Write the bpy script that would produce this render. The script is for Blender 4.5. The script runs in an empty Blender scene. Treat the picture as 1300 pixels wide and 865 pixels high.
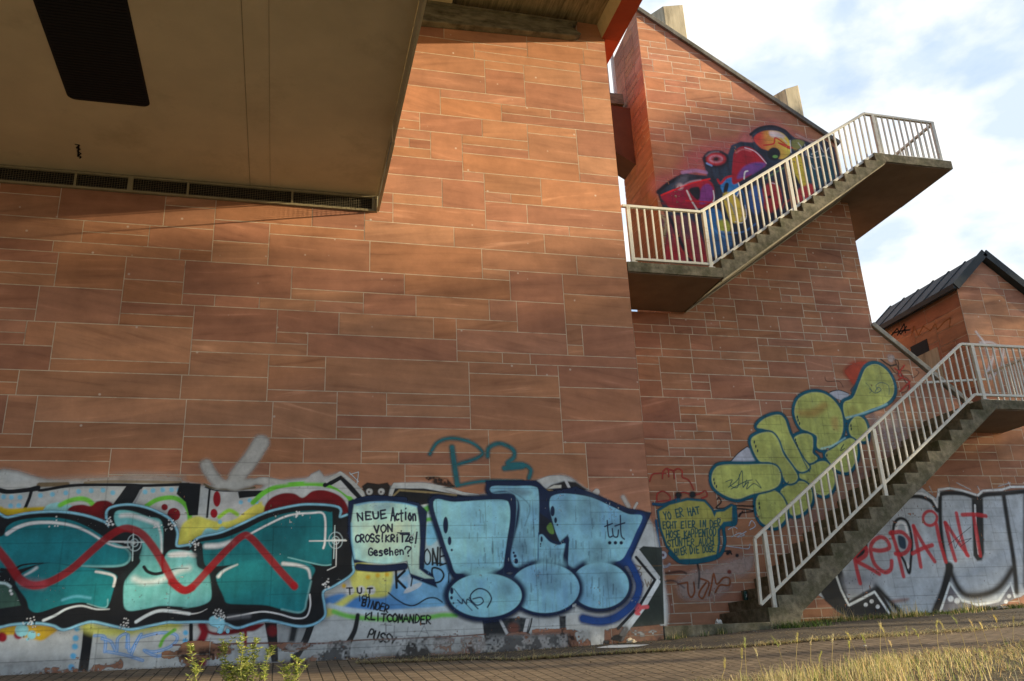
import bpy, bmesh, math, random
import numpy as np
from mathutils import Vector, Matrix
random.seed(7); rng = np.random.default_rng(11)
scene = bpy.context.scene
COL = scene.collection

# ------------------------------------------------------------------ camera
FPX, CXP, CYP = 1110.31, 650.0, 432.5
PITCH, ROLL, YAW = 0.35139, -0.048499, -0.266198
CAM = np.array([0.0, -12.5, 0.0])
def _cam():
    c, s = math.cos, math.sin
    rz = np.array([[c(YAW), -s(YAW), 0], [s(YAW), c(YAW), 0], [0, 0, 1]])
    fwd = rz @ np.array([0, c(PITCH), s(PITCH)]); right = rz @ np.array([1.0, 0, 0])
    up = np.cross(right, fwd)
    r2 = c(ROLL) * right + s(ROLL) * up
    u2 = -s(ROLL) * right + c(ROLL) * up
    return r2, u2, fwd
R2, U2, FW = _cam()
cam_d = bpy.data.cameras.new('camera'); cam = bpy.data.objects.new('camera', cam_d); COL.objects.link(cam)
cam.matrix_world = Matrix(((R2[0], U2[0], -FW[0], CAM[0]), (R2[1], U2[1], -FW[1], CAM[1]), (R2[2], U2[2], -FW[2], CAM[2]), (0, 0, 0, 1)))
cam_d.sensor_width = 36.0; cam_d.lens = FPX / 1300 * 36; cam_d.clip_end = 2000; cam_d.clip_start = 0.05
scene.camera = cam

# ------------------------------------------------------------------ sun, sky, exposure
KS = 4.0
SUN = Vector((KS, -1.0, 0.17 * KS)).normalized()
ELEV = math.asin(SUN.z); AZ = math.atan2(SUN.x, SUN.y)
sl = bpy.data.lights.new('sun', 'SUN'); sl.energy = 4.05; sl.angle = math.radians(0.53); sl.color = (1.0, 0.84, 0.55)
so = bpy.data.objects.new('sun', sl); COL.objects.link(so)
so.rotation_euler = SUN.to_track_quat('Z', 'Y').to_euler(); so.location = SUN * 60
world = bpy.data.worlds.new('World'); scene.world = world; world.use_nodes = True
wn = world.node_tree; wn.nodes.clear()
def N(t, typ, **kw):
    n = t.nodes.new(typ)
    for k, v in kw.items(): setattr(n, k, v)
    return n
out = N(wn, 'ShaderNodeOutputWorld'); bg = N(wn, 'ShaderNodeBackground')
sky = N(wn, 'ShaderNodeTexSky', sky_type='NISHITA', sun_disc=False)
sky.sun_elevation = ELEV; sky.sun_rotation = AZ; sky.air_density = 1.0; sky.dust_density = 0.6
BGS = 0.10
bg.inputs['Strength'].default_value = BGS
tc = N(wn, 'ShaderNodeTexCoord'); mp = N(wn, 'ShaderNodeMapping')
mp.inputs['Scale'].default_value = (1.0, 1.0, 1.9); mp.inputs['Location'].default_value = (0.35, 0.1, 0.22)
wn.links.new(tc.outputs['Generated'], mp.inputs['Vector'])
n1 = N(wn, 'ShaderNodeTexNoise'); n1.inputs['Scale'].default_value = 3.1; n1.inputs['Detail'].default_value = 8; n1.inputs['Roughness'].default_value = 0.55; n1.inputs['Distortion'].default_value = 0.35
n2 = N(wn, 'ShaderNodeTexNoise'); n2.inputs['Scale'].default_value = 7.0; n2.inputs['Detail'].default_value = 7; n2.inputs['Roughness'].default_value = 0.5
wn.links.new(mp.outputs['Vector'], n1.inputs['Vector']); wn.links.new(mp.outputs['Vector'], n2.inputs['Vector'])
cr = N(wn, 'ShaderNodeValToRGB'); cr.color_ramp.elements[0].position = 0.41; cr.color_ramp.elements[1].position = 0.60
cr.color_ramp.elements[0].color = (0, 0, 0, 1); cr.color_ramp.elements[1].color = (1, 1, 1, 1)
# more cloud over the tower, clearer sky behind the camera
dt = N(wn, 'ShaderNodeVectorMath', operation='DOT_PRODUCT'); dt.inputs[1].default_value = (0.48, 0.80, 0.36); wn.links.new(tc.outputs['Generated'], dt.inputs[0])
mr = N(wn, 'ShaderNodeMapRange'); mr.inputs['From Min'].default_value = -0.2; mr.inputs['From Max'].default_value = 0.8; mr.inputs['To Min'].default_value = -0.12; mr.inputs['To Max'].default_value = 0.05; wn.links.new(dt.outputs['Value'], mr.inputs['Value'])
ad_ = N(wn, 'ShaderNodeMath', operation='ADD'); wn.links.new(n1.outputs['Fac'], ad_.inputs[0]); wn.links.new(mr.outputs['Result'], ad_.inputs[1])
wn.links.new(ad_.outputs[0], cr.inputs['Fac'])
cc = N(wn, 'ShaderNodeValToRGB'); cc.color_ramp.elements[0].position = 0.38; cc.color_ramp.elements[1].position = 0.56
CL = 0.38 / BGS
cc.color_ramp.elements[0].color = (0.60, 0.70, 0.84, 1); cc.color_ramp.elements[1].color = (1.0, 0.99, 0.96, 1)
wn.links.new(n2.outputs['Fac'], cc.inputs['Fac'])
cs = N(wn, 'ShaderNodeVectorMath', operation='SCALE'); cs.inputs['Scale'].default_value = CL
wn.links.new(cc.outputs['Color'], cs.inputs[0])
# clear-sky part: Nishita plus the pale blue of thin high cloud
ba = N(wn, 'ShaderNodeMix', data_type='RGBA', blend_type='MIX'); ba.inputs[0].default_value = 0.72
ba.inputs[7].default_value = (0.36 * CL, 0.52 * CL, 0.78 * CL, 1)
wn.links.new(sky.outputs['Color'], ba.inputs[6])
mx = N(wn, 'ShaderNodeMix', data_type='RGBA')
wn.links.new(cr.outputs['Color'], mx.inputs[0]); wn.links.new(ba.outputs[2], mx.inputs[6]); wn.links.new(cs.outputs['Vector'], mx.inputs[7])
wn.links.new(mx.outputs[2], bg.inputs['Color']); wn.links.new(bg.outputs['Background'], out.inputs['Surface'])
vs = scene.view_settings
vs.view_transform = 'Standard'; vs.look = 'None'; vs.gamma = 1.0; vs.use_curve_mapping = False; vs.exposure = 1.78
scene.render.resolution_x = 1024; scene.render.resolution_y = 681

# ------------------------------------------------------------------ helpers
def lin(c):
    c = np.asarray(c, float) / 255.0
    return np.where(c <= 0.04045, c / 12.92, ((c + 0.055) / 1.055) ** 2.4)
def ray(x, y):
    return R2 * ((x - CXP) / FPX) - U2 * ((y - CYP) / FPX) + FW
def at(x, y, ax, val):
    d = ray(x, y); return CAM + d * ((val - CAM[ax]) / d[ax])

class MB:
    def __init__(s): s.v = []; s.f = []; s.m = []
    def face(s, pts, m=0):
        i = len(s.v); s.v += [tuple(p) for p in pts]; s.f.append(tuple(range(i, i + len(pts)))); s.m.append(m)
    def box(s, a, b, m=0):
        (x0, y0, z0), (x1, y1, z1) = a, b
        p = [(x0, y0, z0), (x1, y0, z0), (x1, y1, z0), (x0, y1, z0), (x0, y0, z1), (x1, y0, z1), (x1, y1, z1), (x0, y1, z1)]
        s.hexa(p, m)
    def hexa(s, p, m=0):
        i = len(s.v); s.v += [tuple(q) for q in p]
        for f in ((0, 3, 2, 1), (4, 5, 6, 7), (0, 1, 5, 4), (1, 2, 6, 5), (2, 3, 7, 6), (3, 0, 4, 7)):
            s.f.append(tuple(i + k for k in f)); s.m.append(m)
    def prism(s, poly, ax, a, b, m=0):
        # poly: 2-D outline in the two remaining axes, extruded along axis ax from a to b
        def P(q, t):
            if ax == 1: return (q[0], t, q[1])
            if ax == 0: return (t, q[0], q[1])
            return (q[0], q[1], t)
        n = len(poly); i = len(s.v)
        s.v += [P(q, a) for q in poly] + [P(q, b) for q in poly]
        s.f.append(tuple(i + k for k in range(n))); s.m.append(m)
        s.f.append(tuple(i + n + k for k in reversed(range(n)))); s.m.append(m)
        for k in range(n):
            j = (k + 1) % n
            s.f.append((i + k, i + n + k, i + n + j, i + j)); s.m.append(m)
    def bar(s, p, q, w, h=None, up=(0, 0, 1), m=0):
        p = Vector(p); q = Vector(q); d = (q - p).normalized(); h = h or w
        a = d.cross(Vector(up))
        if a.length < 1e-4: a = d.cross(Vector((0, 1, 0)))
        a.normalize(); b = a.cross(d).normalized(); a *= w / 2; b *= h / 2
        s.hexa([p - a - b, p + a - b, p + a + b, p - a + b, q - a - b, q + a - b, q + a + b, q - a + b], m)
    def tube(s, pts, r, n=6, m=0):
        pts = [Vector(p) for p in pts]; rs = r if isinstance(r, (list, tuple)) else [r] * len(pts)
        base = len(s.v)
        for k, p in enumerate(pts):
            d = (pts[min(k + 1, len(pts) - 1)] - pts[max(k - 1, 0)]).normalized()
            a = d.cross(Vector((0.31, 0.87, 0.38))).normalized(); b = d.cross(a)
            for j in range(n):
                t = 2 * math.pi * j / n; s.v.append(tuple(p + (a * math.cos(t) + b * math.sin(t)) * rs[k]))
        for k in range(len(pts) - 1):
            for j in range(n):
                j2 = (j + 1) % n
                s.f.append((base + k * n + j, base + k * n + j2, base + (k + 1) * n + j2, base + (k + 1) * n + j)); s.m.append(m)
        s.f.append(tuple(base + j for j in reversed(range(n)))); s.m.append(m)
        e = base + (len(pts) - 1) * n
        s.f.append(tuple(e + j for j in range(n))); s.m.append(m)
    def mesh(s, name, mats, bevel=0, fixn=True):
        me = bpy.data.meshes.new(name); me.from_pydata(s.v, [], s.f)
        for mt in (mats if isinstance(mats, (list, tuple)) else [mats]): me.materials.append(mt)
        me.polygons.foreach_set('material_index', s.m)
        if fixn or bevel:
            bm = bmesh.new(); bm.from_mesh(me)
            if bevel:
                bmesh.ops.remove_doubles(bm, verts=bm.verts, dist=1e-5)
                es = [e for e in bm.edges if len(e.link_faces) == 2 and e.calc_face_angle(0) > 0.5]
                bmesh.ops.bevel(bm, geom=es, offset=bevel, segments=2, profile=0.6, affect='EDGES', clamp_overlap=True)
            bmesh.ops.recalc_face_normals(bm, faces=bm.faces); bm.to_mesh(me); bm.free()
        return me
    def build(s, name, mats, parent=None, bevel=0, fixn=True):
        return link(name, s.mesh(name, mats, bevel, fixn), parent)
def link(name, me, parent=None):
    o = bpy.data.objects.new(name, me); COL.objects.link(o)
    if parent is not None: o.parent = parent
    return o
def tag(o, label=None, cat=None, group=None, kind=None):
    if label: o['label'] = label
    if cat: o['category'] = cat
    if group: o['group'] = group
    if kind: o['kind'] = kind
    return o
def empty(name, label, cat, group=None, loc=(0, 0, 0)):
    o = bpy.data.objects.new(name, None); COL.objects.link(o); o.location = loc
    return tag(o, label, cat, group)

# ------------------------------------------------------------------ materials
def mat(name, base, rough=0.8, nscale=6, nvar=0.25, bump=0.15, bscale=60, dirt=None, dscale=2.0, damt=0.5, stretch=(1, 1, 1), metal=0, spec=0.3):
    m = bpy.data.materials.new(name); m.use_nodes = True; t = m.node_tree; b = t.nodes['Principled BSDF']
    b.inputs['Roughness'].default_value = rough; b.inputs['Metallic'].default_value = metal
    b.inputs['Specular IOR Level'].default_value = spec
    tcn = N(t, 'ShaderNodeTexCoord'); mpn = N(t, 'ShaderNodeMapping'); mpn.inputs['Scale'].default_value = stretch
    t.links.new(tcn.outputs['Object'], mpn.inputs['Vector'])
    a = N(t, 'ShaderNodeTexNoise'); a.inputs['Scale'].default_value = nscale; a.inputs['Detail'].default_value = 6; a.inputs['Roughness'].default_value = 0.6
    t.links.new(mpn.outputs['Vector'], a.inputs['Vector'])
    r = N(t, 'ShaderNodeValToRGB'); r.color_ramp.elements[0].position = 0.3; r.color_ramp.elements[1].position = 0.72
    lo = [c * (1 - nvar) for c in base]; hi = [min(1, c * (1 + nvar)) for c in base]
    r.color_ramp.elements[0].color = (*lo, 1); r.color_ramp.elements[1].color = (*hi, 1)
    t.links.new(a.outputs['Fac'], r.inputs['Fac']); col = r.outputs['Color']
    if dirt:
        d = N(t, 'ShaderNodeTexNoise'); d.inputs['Scale'].default_value = dscale; d.inputs['Detail'].default_value = 8; d.inputs['Roughness'].default_value = 0.7
        t.links.new(mpn.outputs['Vector'], d.inputs['Vector'])
        dr = N(t, 'ShaderNodeValToRGB'); dr.color_ramp.elements[0].position = 0.62 - damt * 0.3; dr.color_ramp.elements[1].position = 0.78 - damt * 0.2
        t.links.new(d.outputs['Fac'], dr.inputs['Fac'])
        x = N(t, 'ShaderNodeMix', data_type='RGBA'); x.inputs[7].default_value = (*dirt, 1)
        t.links.new(dr.outputs['Color'], x.inputs[0]); t.links.new(col, x.inputs[6]); col = x.outputs[2]
    t.links.new(col, b.inputs['Base Color'])
    if bump:
        bn = N(t, 'ShaderNodeTexNoise'); bn.inputs['Scale'].default_value = bscale; bn.inputs['Detail'].default_value = 5
        t.links.new(tcn.outputs['Object'], bn.inputs['Vector'])
        bb = N(t, 'ShaderNodeBump'); bb.inputs['Strength'].default_value = bump; bb.inputs['Distance'].default_value = 0.01
        t.links.new(bn.outputs['Fac'], bb.inputs['Height']); t.links.new(bb.outputs['Normal'], b.inputs['Normal'])
    return m

def stone_mat(name):
    m = bpy.data.materials.new(name); m.use_nodes = True; t = m.node_tree; b = t.nodes['Principled BSDF']
    b.inputs['Roughness'].default_value = 0.88; b.inputs['Specular IOR Level'].default_value = 0.2
    at_ = N(t, 'ShaderNodeAttribute', attribute_name='tone')
    tcn = N(t, 'ShaderNodeTexCoord')
    # per-stone offset and tilt of the bedding streaks
    off = N(t, 'ShaderNodeCombineXYZ'); k = N(t, 'ShaderNodeMath', operation='MULTIPLY'); k.inputs[1].default_value = 37.0
    t.links.new(at_.outputs['Alpha'], k.inputs[0]); t.links.new(k.outputs[0], off.inputs[0]); t.links.new(k.outputs[0], off.inputs[1]); t.links.new(k.outputs[0], off.inputs[2])
    ad = N(t, 'ShaderNodeVectorMath', operation='ADD'); t.links.new(tcn.outputs['Object'], ad.inputs[0]); t.links.new(off.outputs[0], ad.inputs[1])
    ang = N(t, 'ShaderNodeMath', operation='MULTIPLY_ADD'); ang.inputs[1].default_value = 0.5; ang.inputs[2].default_value = -0.25
    fr = N(t, 'ShaderNodeMath', operation='FRACT'); k2 = N(t, 'ShaderNodeMath', operation='MULTIPLY'); k2.inputs[1].default_value = 91.7
    t.links.new(at_.outputs['Alpha'], k2.inputs[0]); t.links.new(k2.outputs[0], fr.inputs[0]); t.links.new(fr.outputs[0], ang.inputs[0])
    rt = N(t, 'ShaderNodeVectorRotate', rotation_type='Y_AXIS'); t.links.new(ad.outputs[0], rt.inputs['Vector']); t.links.new(ang.outputs[0], rt.inputs['Angle'])
    ms = N(t, 'ShaderNodeMapping'); ms.inputs['Scale'].default_value = (0.55, 0.55, 6.5); t.links.new(rt.outputs[0], ms.inputs['Vector'])
    ns = N(t, 'ShaderNodeTexNoise'); ns.inputs['Scale'].default_value = 1.3; ns.inputs['Detail'].default_value = 5; ns.inputs['Roughness'].default_value = 0.55; ns.inputs['Distortion'].default_value = 0.25
    t.links.new(ms.outputs[0], ns.inputs['Vector'])
    r = N(t, 'ShaderNodeValToRGB'); e = r.color_ramp.elements
    e[0].position = 0.24; e[0].color = (0.66, 0.62, 0.63, 1); e[1].position = 0.78; e[1].color = (1.5, 1.6, 1.7, 1)
    x1 = e.new(0.42); x1.color = (0.93, 0.93, 0.93, 1); x2 = e.new(0.62); x2.color = (1.06, 1.05, 1.04, 1)
    t.links.new(ns.outputs['Fac'], r.inputs['Fac'])
    mu = N(t, 'ShaderNodeMix', data_type='RGBA', blend_type='MULTIPLY'); mu.inputs[0].default_value = 1.0
    t.links.new(at_.outputs['Color'], mu.inputs[6]); t.links.new(r.outputs['Color'], mu.inputs[7])
    # blotches and fine grain
    ng = N(t, 'ShaderNodeTexNoise'); ng.inputs['Scale'].default_value = 2.3; ng.inputs['Detail'].default_value = 9; ng.inputs['Roughness'].default_value = 0.68
    t.links.new(tcn.outputs['Object'], ng.inputs['Vector'])
    rg = N(t, 'ShaderNodeValToRGB'); rg.color_ramp.elements[0].position = 0.3; rg.color_ramp.elements[1].position = 0.7
    rg.color_ramp.elements[0].color = (0.80, 0.78, 0.76, 1); rg.color_ramp.elements[1].color = (1.14, 1.12, 1.10, 1)
    t.links.new(ng.outputs['Fac'], rg.inputs['Fac'])
    m2 = N(t, 'ShaderNodeMix', data_type='RGBA', blend_type='MULTIPLY'); m2.inputs[0].default_value = 1.0
    t.links.new(mu.outputs[2], m2.inputs[6]); t.links.new(rg.outputs['Color'], m2.inputs[7])
    # pale chips and droppings
    vo = N(t, 'ShaderNodeTexVoronoi'); vo.inputs['Scale'].default_value = 3.4; vo.inputs['Randomness'].default_value = 1.0
    t.links.new(tcn.outputs['Object'], vo.inputs['Vector'])
    lt = N(t, 'ShaderNodeMapRange'); lt.inputs['From Min'].default_value = 0.035; lt.inputs['From Max'].default_value = 0.075; lt.inputs['To Min'].default_value = 0.75; lt.inputs['To Max'].default_value = 0.0
    t.links.new(vo.outputs['Distance'], lt.inputs['Value'])
    m3 = N(t, 'ShaderNodeMix', data_type='RGBA'); m3.inputs[7].default_value = (0.62, 0.52, 0.44, 1)
    t.links.new(lt.outputs['Result'], m3.inputs[0]); t.links.new(m2.outputs[2], m3.inputs[6])
    t.links.new(m3.outputs[2], b.inputs['Base Color'])
    bn = N(t, 'ShaderNodeTexNoise'); bn.inputs['Scale'].default_value = 24; bn.inputs['Detail'].default_value = 6; bn.inputs['Roughness'].default_value = 0.65
    t.links.new(tcn.outputs['Object'], bn.inputs['Vector'])
    bb = N(t, 'ShaderNodeBump'); bb.inputs['Strength'].default_value = 0.12; bb.inputs['Distance'].default_value = 0.012
    t.links.new(bn.outputs['Fac'], bb.inputs['Height']); t.links.new(bb.outputs['Normal'], b.inputs['Normal'])
    return m

def paint_mat(name):
    m = bpy.data.materials.new(name); m.use_nodes = True; t = m.node_tree; b = t.nodes['Principled BSDF']
    b.inputs['Roughness'].default_value = 0.62; b.inputs['Specular IOR Level'].default_value = 0.25
    a = N(t, 'ShaderNodeAttribute', attribute_name='paint'); tcn = N(t, 'ShaderNodeTexCoord')
    ng = N(t, 'ShaderNodeTexNoise'); ng.inputs['Scale'].default_value = 5; ng.inputs['Detail'].default_value = 8; ng.inputs['Roughness'].default_value = 0.7
    t.links.new(tcn.outputs['Object'], ng.inputs['Vector'])
    rg = N(t, 'ShaderNodeValToRGB'); rg.color_ramp.elements[0].position = 0.3; rg.color_ramp.elements[1].position = 0.7
    rg.color_ramp.elements[0].color = (0.72, 0.72, 0.71, 1); rg.color_ramp.elements[1].color = (1.10, 1.10, 1.10, 1)
    t.links.new(ng.outputs['Fac'], rg.inputs['Fac'])
    mu = N(t, 'ShaderNodeMix', data_type='RGBA', blend_type='MULTIPLY'); mu.inputs[0].default_value = 1.0
    t.links.new(a.outputs['Color'], mu.inputs[6]); t.links.new(rg.outputs['Color'], mu.inputs[7]); t.links.new(mu.outputs[2], b.inputs['Base Color'])
    bn = N(t, 'ShaderNodeTexNoise'); bn.inputs['Scale'].default_value = 30; bn.inputs['Detail'].default_value = 5
    t.links.new(tcn.outputs['Object'], bn.inputs['Vector'])
    bb = N(t, 'ShaderNodeBump'); bb.inputs['Strength'].default_value = 0.10; bb.inputs['Distance'].default_value = 0.01
    t.links.new(bn.outputs['Fac'], bb.inputs['Height']); t.links.new(bb.outputs['Normal'], b.inputs['Normal'])
    tr = N(t, 'ShaderNodeBsdfTransparent'); ms = N(t, 'ShaderNodeMixShader')
    t.links.new(a.outputs['Alpha'], ms.inputs[0]); t.links.new(tr.outputs[0], ms.inputs[1]); t.links.new(b.outputs[0], ms.inputs[2])
    t.links.new(ms.outputs[0], t.nodes['Material Output'].inputs['Surface'])
    return m

def leaf_mat(name, attr='tone'):
    m = bpy.data.materials.new(name); m.use_nodes = True; t = m.node_tree; b = t.nodes['Principled BSDF']
    b.inputs['Roughness'].default_value = 0.6; b.inputs['Specular IOR Level'].default_value = 0.25
    a = N(t, 'ShaderNodeAttribute', attribute_name=attr); t.links.new(a.outputs['Color'], b.inputs['Base Color'])
    tl = N(t, 'ShaderNodeBsdfTranslucent'); t.links.new(a.outputs['Color'], tl.inputs['Color'])
    ms = N(t, 'ShaderNodeMixShader'); ms.inputs[0].default_value = 0.4
    t.links.new(b.outputs[0], ms.inputs[1]); t.links.new(tl.outputs[0], ms.inputs[2]); t.links.new(ms.outputs[0], t.nodes['Material Output'].inputs['Surface'])
    return m

M = {}
M['stone'] = stone_mat('red_sandstone')
M['mortar'] = mat('lime_mortar', (0.57, 0.48, 0.36), 0.95, 6, 0.25, 0.1, 80, dirt=(0.20, 0.13, 0.085), dscale=1.7, damt=0.30)
M['paint'] = paint_mat('spray_paint')
M['concrete'] = mat('mossy_concrete', (0.165, 0.142, 0.096), 0.95, 9, 0.55, 0.6, 45, dirt=(0.060, 0.058, 0.028), dscale=3.2, damt=0.62)
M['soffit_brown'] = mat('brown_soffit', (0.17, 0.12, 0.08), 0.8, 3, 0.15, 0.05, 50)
M['pale_concrete'] = mat('pale_concrete', (0.42, 0.36, 0.25), 0.9, 3, 0.2, 0.2, 40, dirt=(0.16, 0.13, 0.085), dscale=1.2, damt=0.35, stretch=(4, 4, 0.8))
M['coping'] = mat('grey_coping', (0.13, 0.125, 0.11), 0.85, 8, 0.3, 0.3, 40, dirt=(0.06, 0.055, 0.04), dscale=3, damt=0.5)
M['cream'] = mat('cream_gloss_paint', (0.56, 0.53, 0.44), 0.42, 14, 0.09, 0.03, 60, dirt=(0.30, 0.22, 0.13), dscale=7, damt=0.22, spec=0.5)
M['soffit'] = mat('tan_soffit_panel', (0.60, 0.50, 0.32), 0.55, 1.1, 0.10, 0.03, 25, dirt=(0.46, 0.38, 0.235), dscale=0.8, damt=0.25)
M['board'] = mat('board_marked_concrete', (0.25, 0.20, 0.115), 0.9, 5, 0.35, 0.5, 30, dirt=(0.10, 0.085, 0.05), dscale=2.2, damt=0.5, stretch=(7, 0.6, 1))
M['beam_pale'] = mat('beam_side', (0.46, 0.39, 0.25), 0.8, 4, 0.15, 0.15, 40, dirt=(0.3, 0.24, 0.14), damt=0.3)
M['red_beam'] = mat('red_oxide_paint', (0.36, 0.058, 0.020), 0.55, 3, 0.15, 0.05, 30, dirt=(0.25, 0.04, 0.015), damt=0.3)
M['ledge'] = mat('weathered_ledge', (0.17, 0.15, 0.10), 0.8, 4, 0.4, 0.3, 30, dirt=(0.05, 0.042, 0.025), dscale=2.5, damt=0.5, stretch=(1, 1, 4))
M['black'] = mat('flat_black', (0.006, 0.006, 0.006), 0.7, 8, 0.2, 0.1, 30)
M['frame'] = mat('olive_frame', (0.30, 0.25, 0.145), 0.5, 8, 0.15, 0.05, 30, spec=0.4)
M['wire'] = mat('steel_wire', (0.16, 0.13, 0.08), 0.6, 8, 0.2, 0, 30, spec=0.4)
M['zinc'] = mat('zinc_roof', (0.05, 0.058, 0.062), 0.75, 3, 0.25, 0.05, 30, spec=0.2)
M['groove'] = mat('joint_line', (0.27, 0.225, 0.14), 0.9, 5, 0.1, 0, 30)
M['white'] = mat('white_paint', (0.75, 0.73, 0.68), 0.5, 8, 0.08, 0.03, 30)
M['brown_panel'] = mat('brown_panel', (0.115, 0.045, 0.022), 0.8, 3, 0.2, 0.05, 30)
M['soil'] = mat('earth', (0.10, 0.078, 0.048), 0.95, 5, 0.4, 0.8, 30, dirt=(0.15, 0.12, 0.06), dscale=3, damt=0.5)
M['asphalt'] = mat('worn_asphalt', (0.088, 0.068, 0.050), 0.95, 14, 0.3, 0.8, 120, dirt=(0.13, 0.10, 0.066), dscale=2.6, damt=0.45)
M['leaf'] = leaf_mat('leaf_blade')
M['bark'] = mat('bark', (0.09, 0.07, 0.05), 0.95, 8, 0.4, 0.8, 20)

def paver_mat():
    m = bpy.data.materials.new('clay_pavers'); m.use_nodes = True; t = m.node_tree; b = t.nodes['Principled BSDF']
    b.inputs['Roughness'].default_value = 0.9; b.inputs['Specular IOR Level'].default_value = 0.2
    tcn = N(t, 'ShaderNodeTexCoord'); mpn = N(t, 'ShaderNodeMapping'); mpn.inputs['Rotation'].default_value = (0, 0, math.radians(90))
    t.links.new(tcn.outputs['Object'], mpn.inputs['Vector'])
    wob = N(t, 'ShaderNodeTexNoise'); wob.inputs['Scale'].default_value = 1.3; wob.inputs['Detail'].default_value = 3
    t.links.new(tcn.outputs['Object'], wob.inputs['Vector'])
    wm = N(t, 'ShaderNodeVectorMath', operation='SCALE'); wm.inputs['Scale'].default_value = 0.03; t.links.new(wob.outputs['Color'], wm.inputs[0])
    wa = N(t, 'ShaderNodeVectorMath', operation='ADD'); t.links.new(mpn.outputs[0], wa.inputs[0]); t.links.new(wm.outputs[0], wa.inputs[1])
    br = N(t, 'ShaderNodeTexBrick'); br.inputs['Scale'].default_value = 1.0
    br.inputs['Brick Width'].default_value = 0.21; br.inputs['Row Height'].default_value = 0.135; br.inputs['Mortar Size'].default_value = 0.009; br.inputs['Mortar Smooth'].default_value = 0.4; br.inputs['Bias'].default_value = -0.1
    br.inputs['Color1'].default_value = (0.200, 0.148, 0.108, 1); br.inputs['Color2'].default_value = (0.148, 0.108, 0.080, 1); br.inputs['Mortar'].default_value = (0.045, 0.035, 0.024, 1)
    t.links.new(wa.outputs[0], br.inputs['Vector'])
    ng = N(t, 'ShaderNodeTexNoise'); ng.inputs['Scale'].default_value = 3; ng.inputs['Detail'].default_value = 8; ng.inputs['Roughness'].default_value = 0.7
    t.links.new(tcn.outputs['Object'], ng.inputs['Vector'])
    rg = N(t, 'ShaderNodeValToRGB'); rg.color_ramp.elements[0].position = 0.3; rg.color_ramp.elements[1].position = 0.7
    rg.color_ramp.elements[0].color = (0.7, 0.68, 0.64, 1); rg.color_ramp.elements[1].color = (1.2, 1.17, 1.05, 1)
    t.links.new(ng.outputs['Fac'], rg.inputs['Fac'])
    mu = N(t, 'ShaderNodeMix', data_type='RGBA', blend_type='MULTIPLY'); mu.inputs[0].default_value = 1.0
    t.links.new(br.outputs['Color'], mu.inputs[6]); t.links.new(rg.outputs['Color'], mu.inputs[7]); t.links.new(mu.outputs[2], b.inputs['Base Color'])
    sb = N(t, 'ShaderNodeMath', operation='MULTIPLY_ADD'); sb.inputs[1].default_value = 0.15; t.links.new(ng.outputs['Fac'], sb.inputs[0])
    iv = N(t, 'ShaderNodeMath', operation='SUBTRACT'); iv.inputs[0].default_value = 1.0; t.links.new(br.outputs['Fac'], iv.inputs[1]); t.links.new(iv.outputs[0], sb.inputs[2])
    bb = N(t, 'ShaderNodeBump'); bb.inputs['Strength'].default_value = 0.9; bb.inputs['Distance'].default_value = 0.012
    t.links.new(sb.outputs[0], bb.inputs['Height']); t.links.new(bb.outputs['Normal'], b.inputs['Normal'])
    return m
M['paver'] = paver_mat()

# ------------------------------------------------------------------ ground
GX = [-60, -6, 3, 5.4, 7.3, 10, 13, 20, 80]; GZ = [-0.2, .12, .118, .185, .28, .33, .42, .6, 1.0]
def gz(x, y):
    b = np.interp(x, GX, GZ)
    y = np.asarray(y, float)
    s = np.where(y > 0, 0.06 * np.minimum(y, 3.0), 0.115 * np.maximum(y, -13.0))
    return b + s
def sheet(name, xs, ys_of_x, ny, off, m, lab=None, jitter=0.0):
    mb = MB(); cols = []
    for x in xs:
        y0, y1 = ys_of_x(x); cols.append([(x, y0 + (y1 - y0) * j / ny) for j in range(ny + 1)])
    for c in cols:
        for (x, y) in c: mb.v.append((x, y, float(gz(x, y)) + off))
    n = ny + 1
    for i in range(len(xs) - 1):
        for j in range(ny):
            mb.f.append((i * n + j, (i + 1) * n + j, (i + 1) * n + j + 1, i * n + j + 1)); mb.m.append(0)
    o = mb.build(name, m, fixn=False); tag(o, kind='structure'); return o
xs = list(np.concatenate([np.linspace(-300, -60, 5)[:-1], np.linspace(-60, -10, 12)[:-1], np.linspace(-10, 22, 60), np.linspace(22, 80, 14)[1:], np.linspace(80, 320, 5)[1:]]))
ysg = np.concatenate([np.linspace(-300, -20, 8)[:-1], np.linspace(-20, 6, 53), np.linspace(6, 300, 8)[1:]])
mbg = MB()
for x in xs:
    for y in ysg: mbg.v.append((float(x), float(y), float(gz(x, y)) - 0.004))
ng_ = len(ysg)
for i in range(len(xs) - 1):
    for j in range(ng_ - 1):
        mbg.f.append((i * ng_ + j, (i + 1) * ng_ + j, (i + 1) * ng_ + j + 1, i * ng_ + j + 1)); mbg.m.append(0)
tag(mbg.build('ground', M['soil'], fixn=False), kind='structure')
def grass_edge(x): return float(np.interp(x, [-12, 3.2, 4.5, 6.4, 8.8, 12, 18], [-5.2, -4.6, -3.95, -3.66, -3.18, -2.75, -2.2]))
def strip_edge(x): return float(np.interp(x, [1.4, 3.0, 5.5, 7.5, 10.2, 16, 22], [-0.02, -0.95, -1.36, -1.85, -1.7, -1.6, -1.6]))
sheet('pavement', list(np.linspace(-12, 22, 90)), lambda x: (grass_edge(x) - 0.4, 1.62 if x > 5.6 else -0.002), 30, 0.004, M['paver'])
sheet('path', list(np.linspace(1.5, 22, 60)), lambda x: (strip_edge(x), 1.61 if x > 5.6 else -0.003), 14, 0.010, M['asphalt'])
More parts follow.
